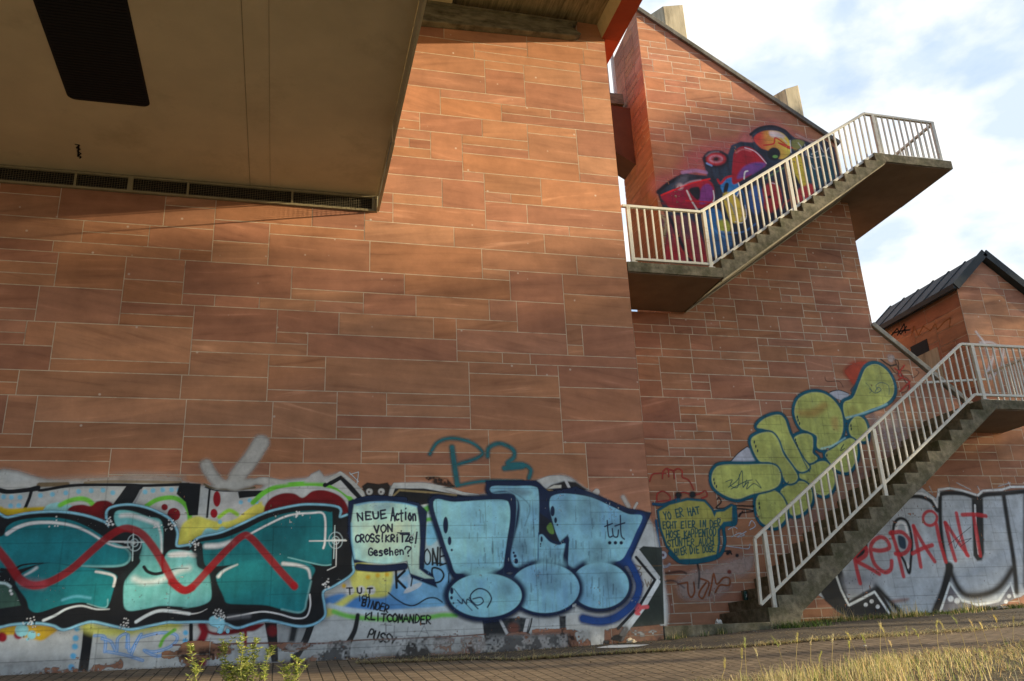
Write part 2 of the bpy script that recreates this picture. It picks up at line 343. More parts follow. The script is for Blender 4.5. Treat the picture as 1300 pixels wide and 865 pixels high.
#@@PART2
# ------------------------------------------------------------------ ashlar walls
def ashlar(x0, x1, z0, z1, mod, seed, unit=0.09, hp=(0.46, 0.42, 0.12), lens=((5, 22), (8, 26), (10, 24))):
    r = random.Random(seed); W = int(math.ceil((x1 - x0) / unit)); H = int(math.ceil((z1 - z0) / mod))
    g = [[0] * W for _ in range(H)]; out = []; prevj = set()
    for row in range(H):
        c = 0
        while c < W:
            if g[row][c]: c += 1; continue
            run = 0
            while c + run < W and not g[row][c + run]: run += 1
            h = r.choices((1, 2, 3), hp)[0]; h = min(h, H - row)
            a, b = lens[h - 1]; L = r.randint(a, b)
            if h == 1 and r.random() < 0.12: L = r.randint(2, 5)
            if run - L < 4: L = run if run <= b + 4 else max(run // 2, 3)
            L = min(L, run)
            for k in range(h):
                for q in range(L): g[row + k][c + q] = 1
            out.append((x0 + c * unit, x0 + (c + L) * unit, z0 + row * mod, z0 + (row + h) * mod)); c += L
    return out
def clip(poly, cvx):
    # Sutherland-Hodgman against a convex counter-clockwise outline
    for i in range(len(cvx)):
        a, b = cvx[i], cvx[(i + 1) % len(cvx)]; res = []
        def side(p): return (b[0] - a[0]) * (p[1] - a[1]) - (b[1] - a[1]) * (p[0] - a[0])
        for k in range(len(poly)):
            p, q = poly[k], poly[(k + 1) % len(poly)]; sp, sq = side(p), side(q)
            if sp >= 0: res.append(p)
            if (sp >= 0) != (sq >= 0):
                t = sp / (sp - sq); res.append((p[0] + (q[0] - p[0]) * t, p[1] + (q[1] - p[1]) * t))
        poly = res
        if len(poly) < 3: return None
    return poly
TONES = [(0.412, 0.199, 0.114), (0.421, 0.205, 0.113), (0.404, 0.19, 0.11), (0.385, 0.177, 0.109), (0.433, 0.218, 0.125), (0.41, 0.19, 0.101), (0.363, 0.167, 0.104), (0.418, 0.203, 0.128)]
class Wall(MB):
    def __init__(s, seed): super().__init__(); s.tone = []; s.r = random.Random(seed)
    def stones(s, rects, regions, fn, gap=0.0055, dark=1.0, relief=0.0006):
        for (a, b, c, d) in rects:
            q = [(a + gap, c + gap), (b - gap, c + gap), (b - gap, d - gap), (a + gap, d - gap)]
            col = s.r.choice(TONES); k = s.r.uniform(0.91, 1.10) * dark; h = s.r.random(); d0 = s.r.uniform(-relief, relief)
            tx, tz = s.r.uniform(-0.0005, 0.0005), s.r.uniform(-0.0005, 0.0005)
            for rg in regions:
                p = clip(q, rg)
                if not p: continue
                s.face([fn(u, v, d0 + tx * (u - a) / max(b - a, .1) + tz * (v - c) / max(d - c, .1)) for u, v in p], 1)
                s.tone.append((len(s.f) - 1, (col[0] * k, col[1] * k, col[2] * k, h)))
    def build(s, name, parent=None, mats=None):
        me = bpy.data.meshes.new(name); me.from_pydata(s.v, [], s.f)
        for m_ in (mats or [M['mortar'], M['stone'], M['black']]): me.materials.append(m_)
        me.polygons.foreach_set('material_index', s.m)
        ca = me.color_attributes.new('tone', 'FLOAT_COLOR', 'CORNER')
        buf = np.ones((len(me.loops), 4), np.float32) * 0.5
        for fi, c in s.tone:
            p = me.polygons[fi]; buf[p.loop_start:p.loop_start + p.loop_total] = c
        ca.data.foreach_set('color', buf.ravel()); me.update()
        return link(name, me, parent)

YT = 1.62                                   # front plane of the stair tower; the abutment's is y = 0
# --- abutment
W1R = ashlar(-9.0, 5.49, -0.266, 11.30, 0.178, 15)
w1 = Wall(1)
w1.box((-9, 0.0016, -0.6), (1.28, 14.0, 6.825)); w1.box((1.28, 0.0016, -0.6), (5.483, 14.0, 11.30))
w1.stones(W1R, [[(-9, -.6), (1.28, -.6), (1.28, 6.825), (-9, 6.825)], [(1.28, -.6), (5.49, -.6), (5.49, 11.19), (1.28, 11.19)]], lambda u, v, d: (u, -d, v))
RE = ashlar(0.0, 3.0, -0.266, 11.19, 0.178, 6)
w1.stones(RE, [[(0.0, -.6), (3.0, -.6), (3.0, 11.3), (0, 11.3)]], lambda u, v, d: (5.49 + d, u, v))
abut = w1.build('abutment_wall'); tag(abut, 'big red sandstone block wall under the bridge, sprayed with teal and blue graffiti along its foot', 'wall')

# --- stair tower: front wall, left return, coping, fins, inner flight
TR = ashlar(5.3, 13.69, 0.0, 13.4, 0.157, 8, unit=0.075, hp=(0.64, 0.34, 0.02), lens=((4, 13), (6, 15), (8, 13)))
cop_l, cop_r = (7.0, 13.17), (11.415, 10.29)
tower = empty('stair_tower', 'tall red sandstone stair tower with sloping top behind the upper concrete staircase', 'tower', loc=(0, 0, 0))
tw = Wall(2)
regs = [[(5.4, .05), (7.0, .05), (7.0, 6.06), (5.4, 6.06)], [(7.0, .05), (11.415, .05), (11.415, 10.29), (7.0, 13.17)],
        [(11.415, .05), (13.69, .05), (13.69, 4.0), (11.415, 5.97)]]
for rg in regs: tw.prism(rg, 1, YT + 0.0016, YT + 0.30)
tw.stones(TR, regs, lambda u, v, d: (u, YT - d, v), gap=0.0075)
LR = ashlar(YT, 3.15, 5.9, 13.4, 0.157, 9, unit=0.075, hp=(0.5, 0.4, 0.1), lens=((4, 10), (4, 12), (6, 12)))
tw.prism([(YT + 0.30, 6.0), (3.13, 6.0), (3.13, 13.0), (YT + 0.30, 13.17)], 0, 7.007, 7.3)
tw.stones(LR, [[(YT, 6.0), (3.14, 6.0), (3.14, 13.0), (YT, 13.17)]], lambda u, v, d: (6.998 - d, u, v))
ER = ashlar(YT, 6.0, 0.0, 10.4, 0.157, 10, unit=0.075)
tw.prism([(YT + 0.30, 5.9), (5.98, 0.1), (5.98, 10.2), (YT + 0.30, 10.29)], 0, 11.1, 11.408)  # return carried back out of view to block sky from the hut side
tw.stones(ER, [[(YT, 5.97), (6.0, 5.97), (6.0, 10.25), (YT, 10.25)]], lambda u, v, d: (11.418 + d, u, v))
tw.box((7.3, 3.0, 5.9), (11.1, 3.12, 10.1)); tw.box((11.7, 5.9, 0.1), (13.68, 6.05, 5.6))  # unseen back walls added to cut sky light on hut side and flight
tower_wall = tw.build('front_wall', tower)
c = MB()
d = Vector((cop_r[0] - cop_l[0], 0, cop_r[1] - cop_l[1])).normalized(); nrm = Vector((-d.z, 0, d.x))
def cop_prof(a, b, t=0.11, ov=0.05):
    a = Vector((a[0], 0, a[1])); b = Vector((b[0], 0, b[1])); dd = (b - a).normalized(); n = Vector((-dd.z, 0, dd.x))
    a = a - dd * 0.06; b = b + dd * 0.05
    q = [a + n * 0.004, b + n * 0.004, b + n * t, a + n * t]
    return [(p.x, p.z) for p in q]
c.prism(cop_prof(cop_l, cop_r), 1, YT - 0.06, YT + 0.34)
c.build('coping', M['coping'], tower, bevel=0.012)
c = MB(); c.prism(cop_prof((11.415, 5.99), (13.62, 4.14), 0.10), 1, YT - 0.05, YT + 0.36); c.build('coping', mat('pale_coping', (0.34, 0.31, 0.25), 0.85, 8, 0.3, 0.3, 40, dirt=(0.15, 0.13, 0.09), dscale=3, damt=0.4), tower, bevel=0.012)
for (tl, tr_, br, bl, backx) in (((841, 8), (866, 6), (874, 52), (846, 40), (823, 20)), ((995, 113), (1013, 108), (1023, 157), (1003, 143), (976, 125))):
    yf = YT + 0.32
    A, B = at(*tl, 1, yf), at(*tr_, 1, yf); C_, D_ = at(*br, 1, yf), at(*bl, 1, yf)
    x0 = (A[0] + D_[0]) / 2; x1 = (B[0] + C_[0]) / 2
    k = at(*backx, 0, x0); dz = A[2] - k[2]; dy = max(k[1] - yf, 0.4)
    zb = min(C_[2], D_[2]) - 1.3
    f = MB(); yb = yf + 1.05
    sl_ = dz / dy
    f.hexa([(x0, yf, zb), (x1, yf, zb), (x1, yb, zb), (x0, yb, zb), (x0, yf, A[2]), (x1, yf, B[2]), (x1, yb, B[2] - sl_ * 1.05), (x0, yb, A[2] - sl_ * 1.05)])
    f.build('concrete_fin', M['pale_concrete'], tower, bevel=0.015)
# inner flight seen through the slot beside the abutment
yy = 2.45
P = [at(q[0], q[1], 1, yy) for q in ((771, 133), (790, 137), (812, 212), (780, 192))]
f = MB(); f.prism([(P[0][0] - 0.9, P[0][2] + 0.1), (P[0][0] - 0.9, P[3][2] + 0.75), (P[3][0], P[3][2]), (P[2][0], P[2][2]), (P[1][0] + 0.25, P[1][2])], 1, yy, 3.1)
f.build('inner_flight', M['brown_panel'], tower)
Q = at(770, 119, 1, yy); Q2 = at(786, 134, 1, yy)
f = MB(); f.box((Q[0] - 1.0, yy - 0.05, Q2[2]), (Q2[0] + 0.1, 3.1, Q[2])); f.build('landing_slab', M['ledge'], tower, bevel=0.01)
f = MB()
for px, w in ((772.5, 0.012), (780.5, 0.025)):
    q0 = at(px + 1.5, 119, 1, 2.6); q1 = at(px - 3, 70, 1, 2.6)
    f.box((q0[0] - w, 2.58, q0[2] - 0.05), (q0[0] + w, 2.66, q1[2] + 0.4))
f.build('guard_post', M['cream'], tower)

# ------------------------------------------------------------------ bridge deck over the abutment
deck = empty('bridge_deck', 'tan painted bridge deck overhanging the sandstone wall, with red edge beam and mesh vents', 'bridge')
ZS = 7.12
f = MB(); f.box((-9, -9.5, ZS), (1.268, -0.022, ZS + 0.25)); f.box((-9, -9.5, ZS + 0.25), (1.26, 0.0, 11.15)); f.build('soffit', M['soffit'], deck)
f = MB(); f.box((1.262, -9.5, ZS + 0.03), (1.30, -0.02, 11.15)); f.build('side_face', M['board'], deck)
for (a, b, w) in (((306.7, 21.5), (314.5, 172.3), 0.008), ((343, 0), (343, 230), 0.004)):
    A = at(*a, 2, ZS); B = at(*b, 2, ZS); f = MB(); f.box((B[0] - w / 2, -9.5, ZS - 0.003), (B[0] + w / 2, -0.03, ZS - 0.001)); f.build('panel_joint', M['groove'], deck)
# black sheet paints the dark of a soffit opening, rounded corners
f = MB(); xl, xr, ye = -2.91, -1.91, -1.87; r_ = 0.10; pts = [(xl, -9.4), (xr, -9.4)]
for k in range(7):
    t = k / 6 * math.pi / 2; pts.append((xr - r_ + r_ * math.cos(t), ye - r_ + r_ * math.sin(t)))
for k in range(7):
    t = math.pi / 2 + k / 6 * math.pi / 2; pts.append((xl + r_ + r_ * math.cos(t), ye - r_ + r_ * math.sin(t)))
f.prism(pts, 2, ZS - 0.006, ZS - 0.002); rec = f.build('dark_recess', M['black'], deck)
f = MB()
for k in range(140):
    y = -9.3 + k * 0.053
    if y < ye - 0.06: f.box((xl + 0.03, y, ZS - 0.012), (xr - 0.03, y + 0.012, ZS - 0.0065))
f.build('recess_slat', M['black'], deck)['kind'] = 'stuff'
# scrawl on the soffit
f = MB()
for pl_ in ([(95, 183), (101, 184), (97, 188), (102, 189), (98, 191)], [(98, 192), (103, 195), (99, 197), (103, 199), (101, 201)], [(100, 185), (99, 199)]):
    q = [at(x, y, 2, ZS) for x, y in pl_]
    for a, b in zip(q[:-1], q[1:]): f.bar((a[0], a[1], ZS - 0.004), (b[0], b[1], ZS - 0.004), 0.022, 0.002, up=(0, 0, 1))
f.build('scrawl', M['black'], deck)
# mesh vent band along the wall head and along the deck edge
def vent(name, p0, p1, z0, z1, nrm, mull, thick):
    # runs from p0 to p1 (xy); frame bars, mullions, wires
    L = math.dist(p0, p1); dx, dy = (p1[0] - p0[0]) / L, (p1[1] - p0[1]) / L
    def pt(s, z, o=0.0): return (p0[0] + dx * s + nrm[0] * o, p0[1] + dy * s + nrm[1] * o, z)
    root = MB(); b = thick
    root.bar(pt(0, z0 + b / 2), pt(L, z0 + b / 2), 0.045, b); root.bar(pt(0, z1 - b / 2), pt(L, z1 - b / 2), 0.045, b)
    for s_, w_ in mull: root.bar(pt(s_, z0 + b), pt(s_, z1 - b), w_, 0.042, up=(nrm[0], nrm[1], 0))
    fr = root.build(name, M['frame'] if nrm[1] else M['beam_pale'], deck, bevel=0.003)  # deck-edge frame made paler, its bounce light put into the colour
    wires = MB(); n = int(L / (0.036 if nrm[1] else 0.018))
    for k in range(1, n):
        s_ = k * L / n; wires.bar(pt(s_, z0 + b, -0.008), pt(s_, z1 - b, -0.008), 0.0045 if nrm[1] else 0.0022, 0.003, up=(nrm[0], nrm[1], 0))
    for k in range(1, 7):
        z = z0 + b + (z1 - z0 - 2 * b) * k / 7; wires.bar(pt(0, z, -0.008), pt(L, z, -0.008), 0.004, 0.004)
    link('wire_mesh', wires.mesh('wire_mesh', M['wire']), fr)
    return fr
mull = []
for px, w_ in ((96, .03), (166, .075), (239, .03), (371, .03), (474, .05)):
    X = at(px, 222 + px * 0.068, 1, 0)[0]; mull.append((X + 9.0, w_))
vent('vent_grille', (-9.0, -0.018), (1.27, -0.018), 6.83, 7.11, (0, -1), mull, 0.035)
vent('vent_grille', (1.285, -0.04), (1.285, -2.05), 6.83, 7.11, (-1, 0), [(0.02, .03), (1.99, .03)], 0.015)
f = MB(); f.box((-9, 0.30, 6.83), (1.27, 0.34, 7.15)); f.box((-9, 0.001, 7.15), (1.26, 14.0, 11.1)); f.build('vent_back', M['black'], deck)  # black colour stands for the dark void behind the mesh
f = MB(); f.box((1.27, -9.5, 6.83), (1.30, -2.06, 7.12)); f.build('edge_panel', M['beam_pale'], deck)  # same pale tone, standing for bounce light on the strip
# cantilevered footway: soffit, ledge at the wall head, edge beam with red underside
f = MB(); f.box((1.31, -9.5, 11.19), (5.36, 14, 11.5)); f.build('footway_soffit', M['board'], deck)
f = MB()
for y0, y1 in ((-9.5, 14),):
    f.hexa([(5.44, y0, 10.895), (5.79, y0, 10.895), (5.79, y1, 10.895), (5.44, y1, 10.895), (5.335, y0, 11.30), (5.79, y0, 11.9), (5.79, y1, 11.9), (5.335, y1, 11.30)])
f.build('edge_beam', M['beam_pale'], deck)
f = MB()
for y0, y1 in ((-9.5, -0.02), (-0.012, 14)): f.box((5.436, y0, 10.878), (5.80, y1, 10.892))
for y0, y1 in ((-9.5, -0.02), (-0.012, 14)): f.box((5.793, y0, 10.892), (5.806, y1, 11.9))
f.build('red_fascia', M['red_beam'], deck)
f = MB(); f.prism([(1.93, 10.60), (4.86, 10.74), (4.98, 10.80), (4.80, 10.93), (4.90, 11.08), (1.93, 10.99)], 1, -0.16, -0.003); f.build('ledge', M['ledge'], deck, bevel=0.015)
f = MB(); f.box((1.93, -0.20, 11.0), (4.9, -0.003, 11.03)); f.build('drip_strip', M['ledge'], deck)
f = MB(); f.box((1.98, -0.5, 11.03), (2.55, -0.20, 11.185)); f.build('bearing_block', M['beam_pale'], deck, bevel=0.01)

# ------------------------------------------------------------------ staircases
def flight(name, x0, z0, dx, dz, n, under, y0=0.0, y1=1.60, xend=None, zend=None, foot=None):
    # saw-tooth profile: nose k at (x0 + dx*k, z0 + dz*(k+1))
    top = []
    for k in range(n):
        top += [(x0 + dx * k, z0 + dz * k), (x0 + dx * k - 0.012, z0 + dz * (k + 1))]
    return top
# upper flight
up = empty('concrete_staircase', 'upper mossy concrete staircase climbing the tower between two high landings', 'staircase', group='outdoor concrete staircases', loc=(0, 0, 0))
UX, UZ, UDX, UDZ, UN = 7.279, 6.283, 0.262, 0.1831, 15
f = MB()
prof = []
for k in range(UN): prof += [(UX + UDX * k, UZ + UDZ * k), (UX + UDX * k - 0.014, UZ + UDZ * (k + 1))]
prof = [(7.275, UZ)] + prof[1:] + [(11.18, 9.03), (11.18, 8.85), (7.275, 6.08)]
f.prism(prof, 1, 0.0, 1.60); f.build('flight', M['concrete'], up, bevel=0.006)
f = MB(); f.box((5.50, 0.0, 6.10), (7.275, 1.60, 6.283)); f.build('landing', M['concrete'], up, bevel=0.008)
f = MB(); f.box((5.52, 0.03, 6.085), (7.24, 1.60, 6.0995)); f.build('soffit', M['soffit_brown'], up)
f = MB(); f.box((11.18, 0.0, 8.85), (12.73, 1.60, 9.03)); f.box((11.43, 1.60, 8.85), (12.73, 3.3, 9.03)); f.build('landing', M['concrete'], up, bevel=0.008)
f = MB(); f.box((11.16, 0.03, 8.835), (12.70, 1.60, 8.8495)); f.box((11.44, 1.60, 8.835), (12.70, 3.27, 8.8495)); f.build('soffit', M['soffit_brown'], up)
f = MB(); sl_ = (8.85 - 6.08) / (11.18 - 7.275)
for ya, yb in ((0.03, 0.10), (1.50, 1.585)):
    f.hexa([(7.26, ya, 6.045), (11.16, ya, 6.045 + sl_ * 3.9), (11.16, yb, 6.045 + sl_ * 3.9), (7.26, yb, 6.045), (7.26, ya, 6.066), (11.16, ya, 6.066 + sl_ * 3.9), (11.16, yb, 6.066 + sl_ * 3.9), (7.26, yb, 6.066)])
f.build('edge_trim', M['pale_concrete'], up)
# lower flight
lo = empty('concrete_staircase', 'lower mossy concrete staircase rising from the pavement past the yellow graffiti', 'staircase', group='outdoor concrete staircases')
LX, LZ, LDX, LDZ, LN = 7.433, 0.578, 0.2726, 0.1916, 18
prof = []
for k in range(LN): prof += [(LX + LDX * k, LZ + LDZ * k), (LX + LDX * k - 0.014, LZ + LDZ * (k + 1))]
f = MB(); prof = [(7.250, 0.05), (7.236, 0.592), (LX, 0.592)] + prof[1:] + [(12.36, 4.027), (12.36, 3.87), (7.83, 0.52), (7.62, 0.05)]
f.prism(prof, 1, 0.0, 1.60); f.build('flight', M['concrete'], lo, bevel=0.006)
f = MB(); f.box((5.50, -0.01, -0.1), (7.235, 1.60, 0.385)); f.build('bottom_step', M['concrete'], lo, bevel=0.012)
f = MB(); f.box((12.36, 0.0, 3.86), (13.95, 1.60, 4.03)); f.build('landing', M['concrete'], lo, bevel=0.008)
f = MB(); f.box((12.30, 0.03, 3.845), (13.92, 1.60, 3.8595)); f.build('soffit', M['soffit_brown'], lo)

# ------------------------------------------------------------------ railings
YR = 0.055
def railing(label, top, bot, bars, posts, extra):
    t = empty('metal_railing', label, 'railing', 'cream metal railings on the staircases', loc=(0, 0, 0))
    f = MB()
    for a, b in zip(top[:-1], top[1:]): f.bar(a, b, 0.062, 0.05)
    f.build('top_rail', M['cream'], t, bevel=0.010)
    f = MB()
    for a, b in zip(bot[:-1], bot[1:]): f.bar(a, b, 0.045, 0.045)
    f.build('bottom_rail', M['cream'], t, bevel=0.006)
    cache = {}
    for (p, q) in bars:
        h = round(q[2] - p[2], 2)
        if h not in cache:
            b_ = MB(); b_.box((-0.016, -0.012, 0), (0.016, 0.012, h)); cache[h] = b_.mesh('baluster', M['cream'], bevel=0.003)
        o = link('baluster', cache[h], t); o.location = p
    for (x, y, z0, z1) in posts:
        b_ = MB(); b_.box((x - 0.034, y - 0.03, z0), (x + 0.034, y + 0.03, z1)); po = b_.build('post', M['cream'], t, bevel=0.005)
        if z0 > 4 or x < 8:
            b2 = MB(); b2.box((x - 0.062, max(y - 0.052, 0.003), z0 + 0.002), (x + 0.062, y + 0.055, z0 + 0.014)); b2.build('base_plate', M['cream'], po, bevel=0.003)
    if extra: extra(t)
    return t
def lerp_poly(P_, x):
    return float(np.interp(x, [p[0] for p in P_], [p[2] for p in P_]))
# upper
T = [(5.52, YR, 7.375), (7.015, YR, 7.385), (10.925, YR, 9.955), (12.57, YR, 9.935), (12.57, 3.2, 9.935)]
B = [(5.60, YR, 6.360), (7.10, YR, 6.362), (10.965, YR, 9.02), (12.55, YR, 9.06)]
B2 = [(12.57, YR, 9.10), (12.57, 3.2, 9.10)]
posts = [(5.63, YR, 6.283, 7.36), (7.085, YR, 6.283, 7.40), (8.965, YR, 7.53, 8.66), (11.12, YR, 9.03, 9.94), (12.53, YR, 8.99, 9.92), (12.57, 3.17, 9.03, 9.92)]
bars = []
x = 5.80
while x < 12.5:
    if min(abs(x - p[0]) for p in posts) > 0.06:
        bars.append(((x, YR, lerp_poly(B, x)), (x, YR, lerp_poly(T, x) - 0.01)))
    x += 0.1415 if x < 7.1 else 0.133
y = 0.22
while y < 3.1: bars.append(((12.57, y, 9.10), (12.57, y, 9.93))); y += 0.135
def ex(t):
    f = MB(); f.bar(B2[0], B2[1], 0.04, 0.04); f.build('bottom_rail', M['cream'], t, bevel=0.006)
railing('upper cream bar railing round the two high landings, in front of the colourful graffiti', T, B, bars, posts, ex)
# lower
T = [(7.205, YR, 1.635), (11.955, YR, 5.095), (13.9, YR, 5.095), (13.9, 1.58, 5.095)]
B = [(7.155, YR, 0.640), (12.00, YR, 4.130), (13.9, YR, 4.130)]
posts = [(7.385, YR, 0.577, 1.74), (9.74, YR, 2.26, 3.45), (12.187, YR, 4.03, 5.08), (13.9, YR, 4.03, 5.08)]
bars = []; x = 7.53
while x < 13.85:
    if min(abs(x - p[0]) for p in posts) > 0.07: bars.append(((x, YR, lerp_poly(B, x)), (x, YR, lerp_poly(T, x) - 0.01)))
    x += 0.1465
y = 0.2
while y < 1.5: bars.append(((13.9, y, 4.13), (13.9, y, 5.09))); y += 0.14
def ex(t):
    f = MB(); f.bar(T[0], B[0], 0.05, 0.045); f.build('end_rail', M['cream'], t, bevel=0.006)
    f = MB(); f.bar((13.9, YR, 4.13), (13.9, 1.58, 4.13), 0.04, 0.04); f.bar((12.25, 1.50, 4.82), (13.86, 1.50, 4.95), 0.04, 0.04); f.build('bottom_rail', M['cream'], t)
railing('lower cream bar railing running down to the pavement over the grey REPAINT graffiti', T, B, bars, posts, ex)

# ------------------------------------------------------------------ gabled hut beyond the lower landing
hut = empty('stair_hut', 'small sandstone hut with a dark zinc gable roof at the right edge', 'hut')
hw = Wall(3)
xg0, xa, xg1 = 13.69, 14.50, 16.3; za = 7.70; zl = 6.98; zr = za - (xg1 - xa) * 0.82
HR = ashlar(13.69, 16.4, 0.0, 8.0, 0.157, 21, unit=0.075, hp=(0.5, 0.4, 0.1), lens=((4, 14), (5, 15), (6, 13)))
rg = [(xg0, 0.05), (xg1, 0.05), (xg1, zr), (xa, za), (xg0, zl)]
hw.prism(rg, 1, YT + 0.0016, YT + 0.3); hw.stones(HR, [rg], lambda u, v, d: (u, YT - d, v))
HL = ashlar(YT, 6.0, 3.3, 7.2, 0.157, 22, unit=0.075, hp=(0.5, 0.4, 0.1), lens=((4, 14), (5, 15), (6, 13)))
hw.box((xg0 + 0.007, YT + 0.3, 3.3), (xg0 + 0.3, 6.0, 7.012)); hw.stones(HL, [[(YT, 3.4), (6.0, 3.4), (6.0, 7.012), (YT, zl)]], lambda u, v, d: (xg0 - 0.003 - d, u, v))
hw.box((xg1 - 0.3, YT + 0.3, 0.05), (xg1, 6.0, zr)); hw.box((xg0 + .3, 5.7, 3.4), (xg1 - .3, 6.0, zr))
hut_wall = hw.build('wall', hut)
f = MB(); yb = 4.68; th = 0.13
def slope(x): return 7.06 + (x - 13.60) * (7.87 - 7.06) / (14.50 - 13.60)
f.hexa([(13.60, 1.50, 6.94), (14.50, 1.50, 7.75), (14.50, yb, 7.75), (13.60, yb, 6.94), (13.58, 1.50, 7.06), (14.50, 1.50, 7.88), (14.50, yb, 7.88), (13.58, yb, 7.06)])
f.hexa([(14.50, 1.50, 7.75), (16.45, 1.50, 6.15), (16.45, yb, 6.15), (14.50, yb, 7.75), (14.50, 1.50, 7.88), (16.45, 1.50, 6.28), (16.45, yb, 6.28), (14.50, yb, 7.88)])
roof = f.build('roof', M['zinc'], hut)
f = MB()
for k in range(7):
    y = 1.53 + k * (yb - 1.56) / 6
    f.bar((13.56, y, 7.055), (14.50, y, 7.895), 0.022, 0.03, up=(0, 1, 0)); f.bar((14.50, y, 7.895), (16.4, y, 6.33), 0.022, 0.03, up=(0, 1, 0))
f.build('standing_seam', M['zinc'], roof)
f = MB(); f.bar((13.55, 1.485, 6.99), (14.505, 1.485, 7.845), 0.03, 0.17, up=(0, 0, 1)); f.bar((14.505, 1.485, 7.845), (16.45, 1.485, 6.24), 0.03, 0.17, up=(0, 0, 1)); f.build('bargeboard', M['zinc'], roof)
f = MB(); f.bar((13.545, 1.5, 7.0), (13.545, yb, 7.0), 0.08, 0.11); f.build('gutter', M['zinc'], roof)
dp = [at(x_, y_, 0, xg0) for x_, y_ in ((1156, 441), (1177, 431))]
ya_, yb_ = sorted((dp[0][1], dp[1][1])); ztop = max(dp[0][2], dp[1][2])
f = MB(); f.box((xg0 - 0.012, ya_, ztop - 0.28), (xg0 - 0.0045, yb_, ztop)); f.build('doorway_dark', M['black'], hut)  # black sheet paints the darkness of the door opening
f = MB(); f.box((xg0 - 0.012, ya_ - 0.25, ztop - 1.3), (xg0 - 0.0045, yb_ - 0.05, ztop - 0.285)); f.build('door_panel', M['pale_concrete'], hut)
# ------------------------------------------------------------------ leaves, grass, weeds
class Leaves:
    def __init__(s): s.v = []; s.f = []; s.c = []
    def quad(s, pts, col):
        i = len(s.v); s.v += [tuple(p) for p in pts]; s.f.append(tuple(range(i, i + len(pts)))); s.c.append(col)
    def blade(s, p, h, w, lean, az, col, seg=2):
        ca, sa = math.cos(az), math.sin(az); px, py = -sa * w / 2, ca * w / 2
        prev = None
        for k in range(seg + 1):
            t = k / seg; off = lean * t * t; ww = 1 - t * 0.9
            c = (p[0] + ca * off, p[1] + sa * off, p[2] + h * t * (1 - 0.25 * lean / max(h, .01) * t))
            cur = ((c[0] - px * ww, c[1] - py * ww, c[2]), (c[0] + px * ww, c[1] + py * ww, c[2]))
            if prev: s.quad([prev[0], prev[1], cur[1], cur[0]], col)
            prev = cur
        return c
    def leaf(s, p, d, L, w, col):
        d = Vector(d).normalized(); sd = d.cross(Vector((random.gauss(0, .3), random.gauss(0, .3), 1))).normalized() * w / 2
        p = Vector(p); m_ = p + d * L * 0.45; e = p + d * L + Vector((0, 0, -0.12 * L))
        s.quad([p, m_ + sd, e, m_ - sd], col)
    def build(s, name, mats, parent=None):
        me = bpy.data.meshes.new(name); me.from_pydata(s.v, [], s.f)
        me.materials.append(mats)
        ca = me.color_attributes.new('tone', 'FLOAT_COLOR', 'CORNER')
        n = np.array([len(f) for f in s.f]); cc_ = np.repeat(np.array([(*c, 1) for c in s.c], np.float32), n, axis=0)
        ca.data.foreach_set('color', cc_.ravel()); return link(name, me, parent)
def jit(c, k=0.2):
    q = random.uniform(1 - k, 1 + k); return (c[0] * q * random.uniform(.92, 1.08), c[1] * q, c[2] * q * random.uniform(.85, 1.15))
STRAW = (0.56, 0.46, 0.24); STRAW2 = (0.44, 0.32, 0.16); GREEN = (0.12, 0.17, 0.04); YGREEN = (0.32, 0.34, 0.10); DGREEN = (0.045, 0.085, 0.018)

# dry grass bank in the foreground
g = Leaves()
for k in range(15000):
    x = random.uniform(2.9, 17); e = grass_edge(x) + random.gauss(0, 0.12) + 0.16 * math.sin(x * 2.1) + 0.10 * math.sin(x * 5.3)
    y = e - abs(random.gauss(0, 0.75)) - 0.03
    z = float(gz(x, y)); near = min(1, (e - y) / 0.5)
    h = random.uniform(0.05, 0.16) * (0.55 + 0.6 * near) * (1 + 0.45 * math.sin(x * 1.3 + 1.0)); col = random.choices((STRAW, STRAW2, YGREEN, GREEN), (5, 3, 2.2, 0.8))[0]
    g.blade((x, y, z), h, random.uniform(.005, .011), random.uniform(.01, .14), random.uniform(0, 6.28), jit(col), 2)
for k in range(6000):
    x = random.uniform(3, 17); y = grass_edge(x) - random.uniform(-0.05, 2.2); z = float(gz(x, y)) + random.uniform(0.005, .05)
    a = random.uniform(0, 6.28); L = random.uniform(.06, .2); w = .006
    d = Vector((math.cos(a), math.sin(a), random.uniform(-.1, .25))); n_ = Vector((-d.y, d.x, 0)) * w
    p = Vector((x, y, z)); g.quad([p - n_, p + n_, p + d * L + n_ * .4, p + d * L - n_ * .4], jit(random.choice((STRAW, STRAW2))))
tag(g.build('dry_grass', M['leaf']), 'dry yellow grass on the bank at the lower right corner', 'grass', kind='stuff')
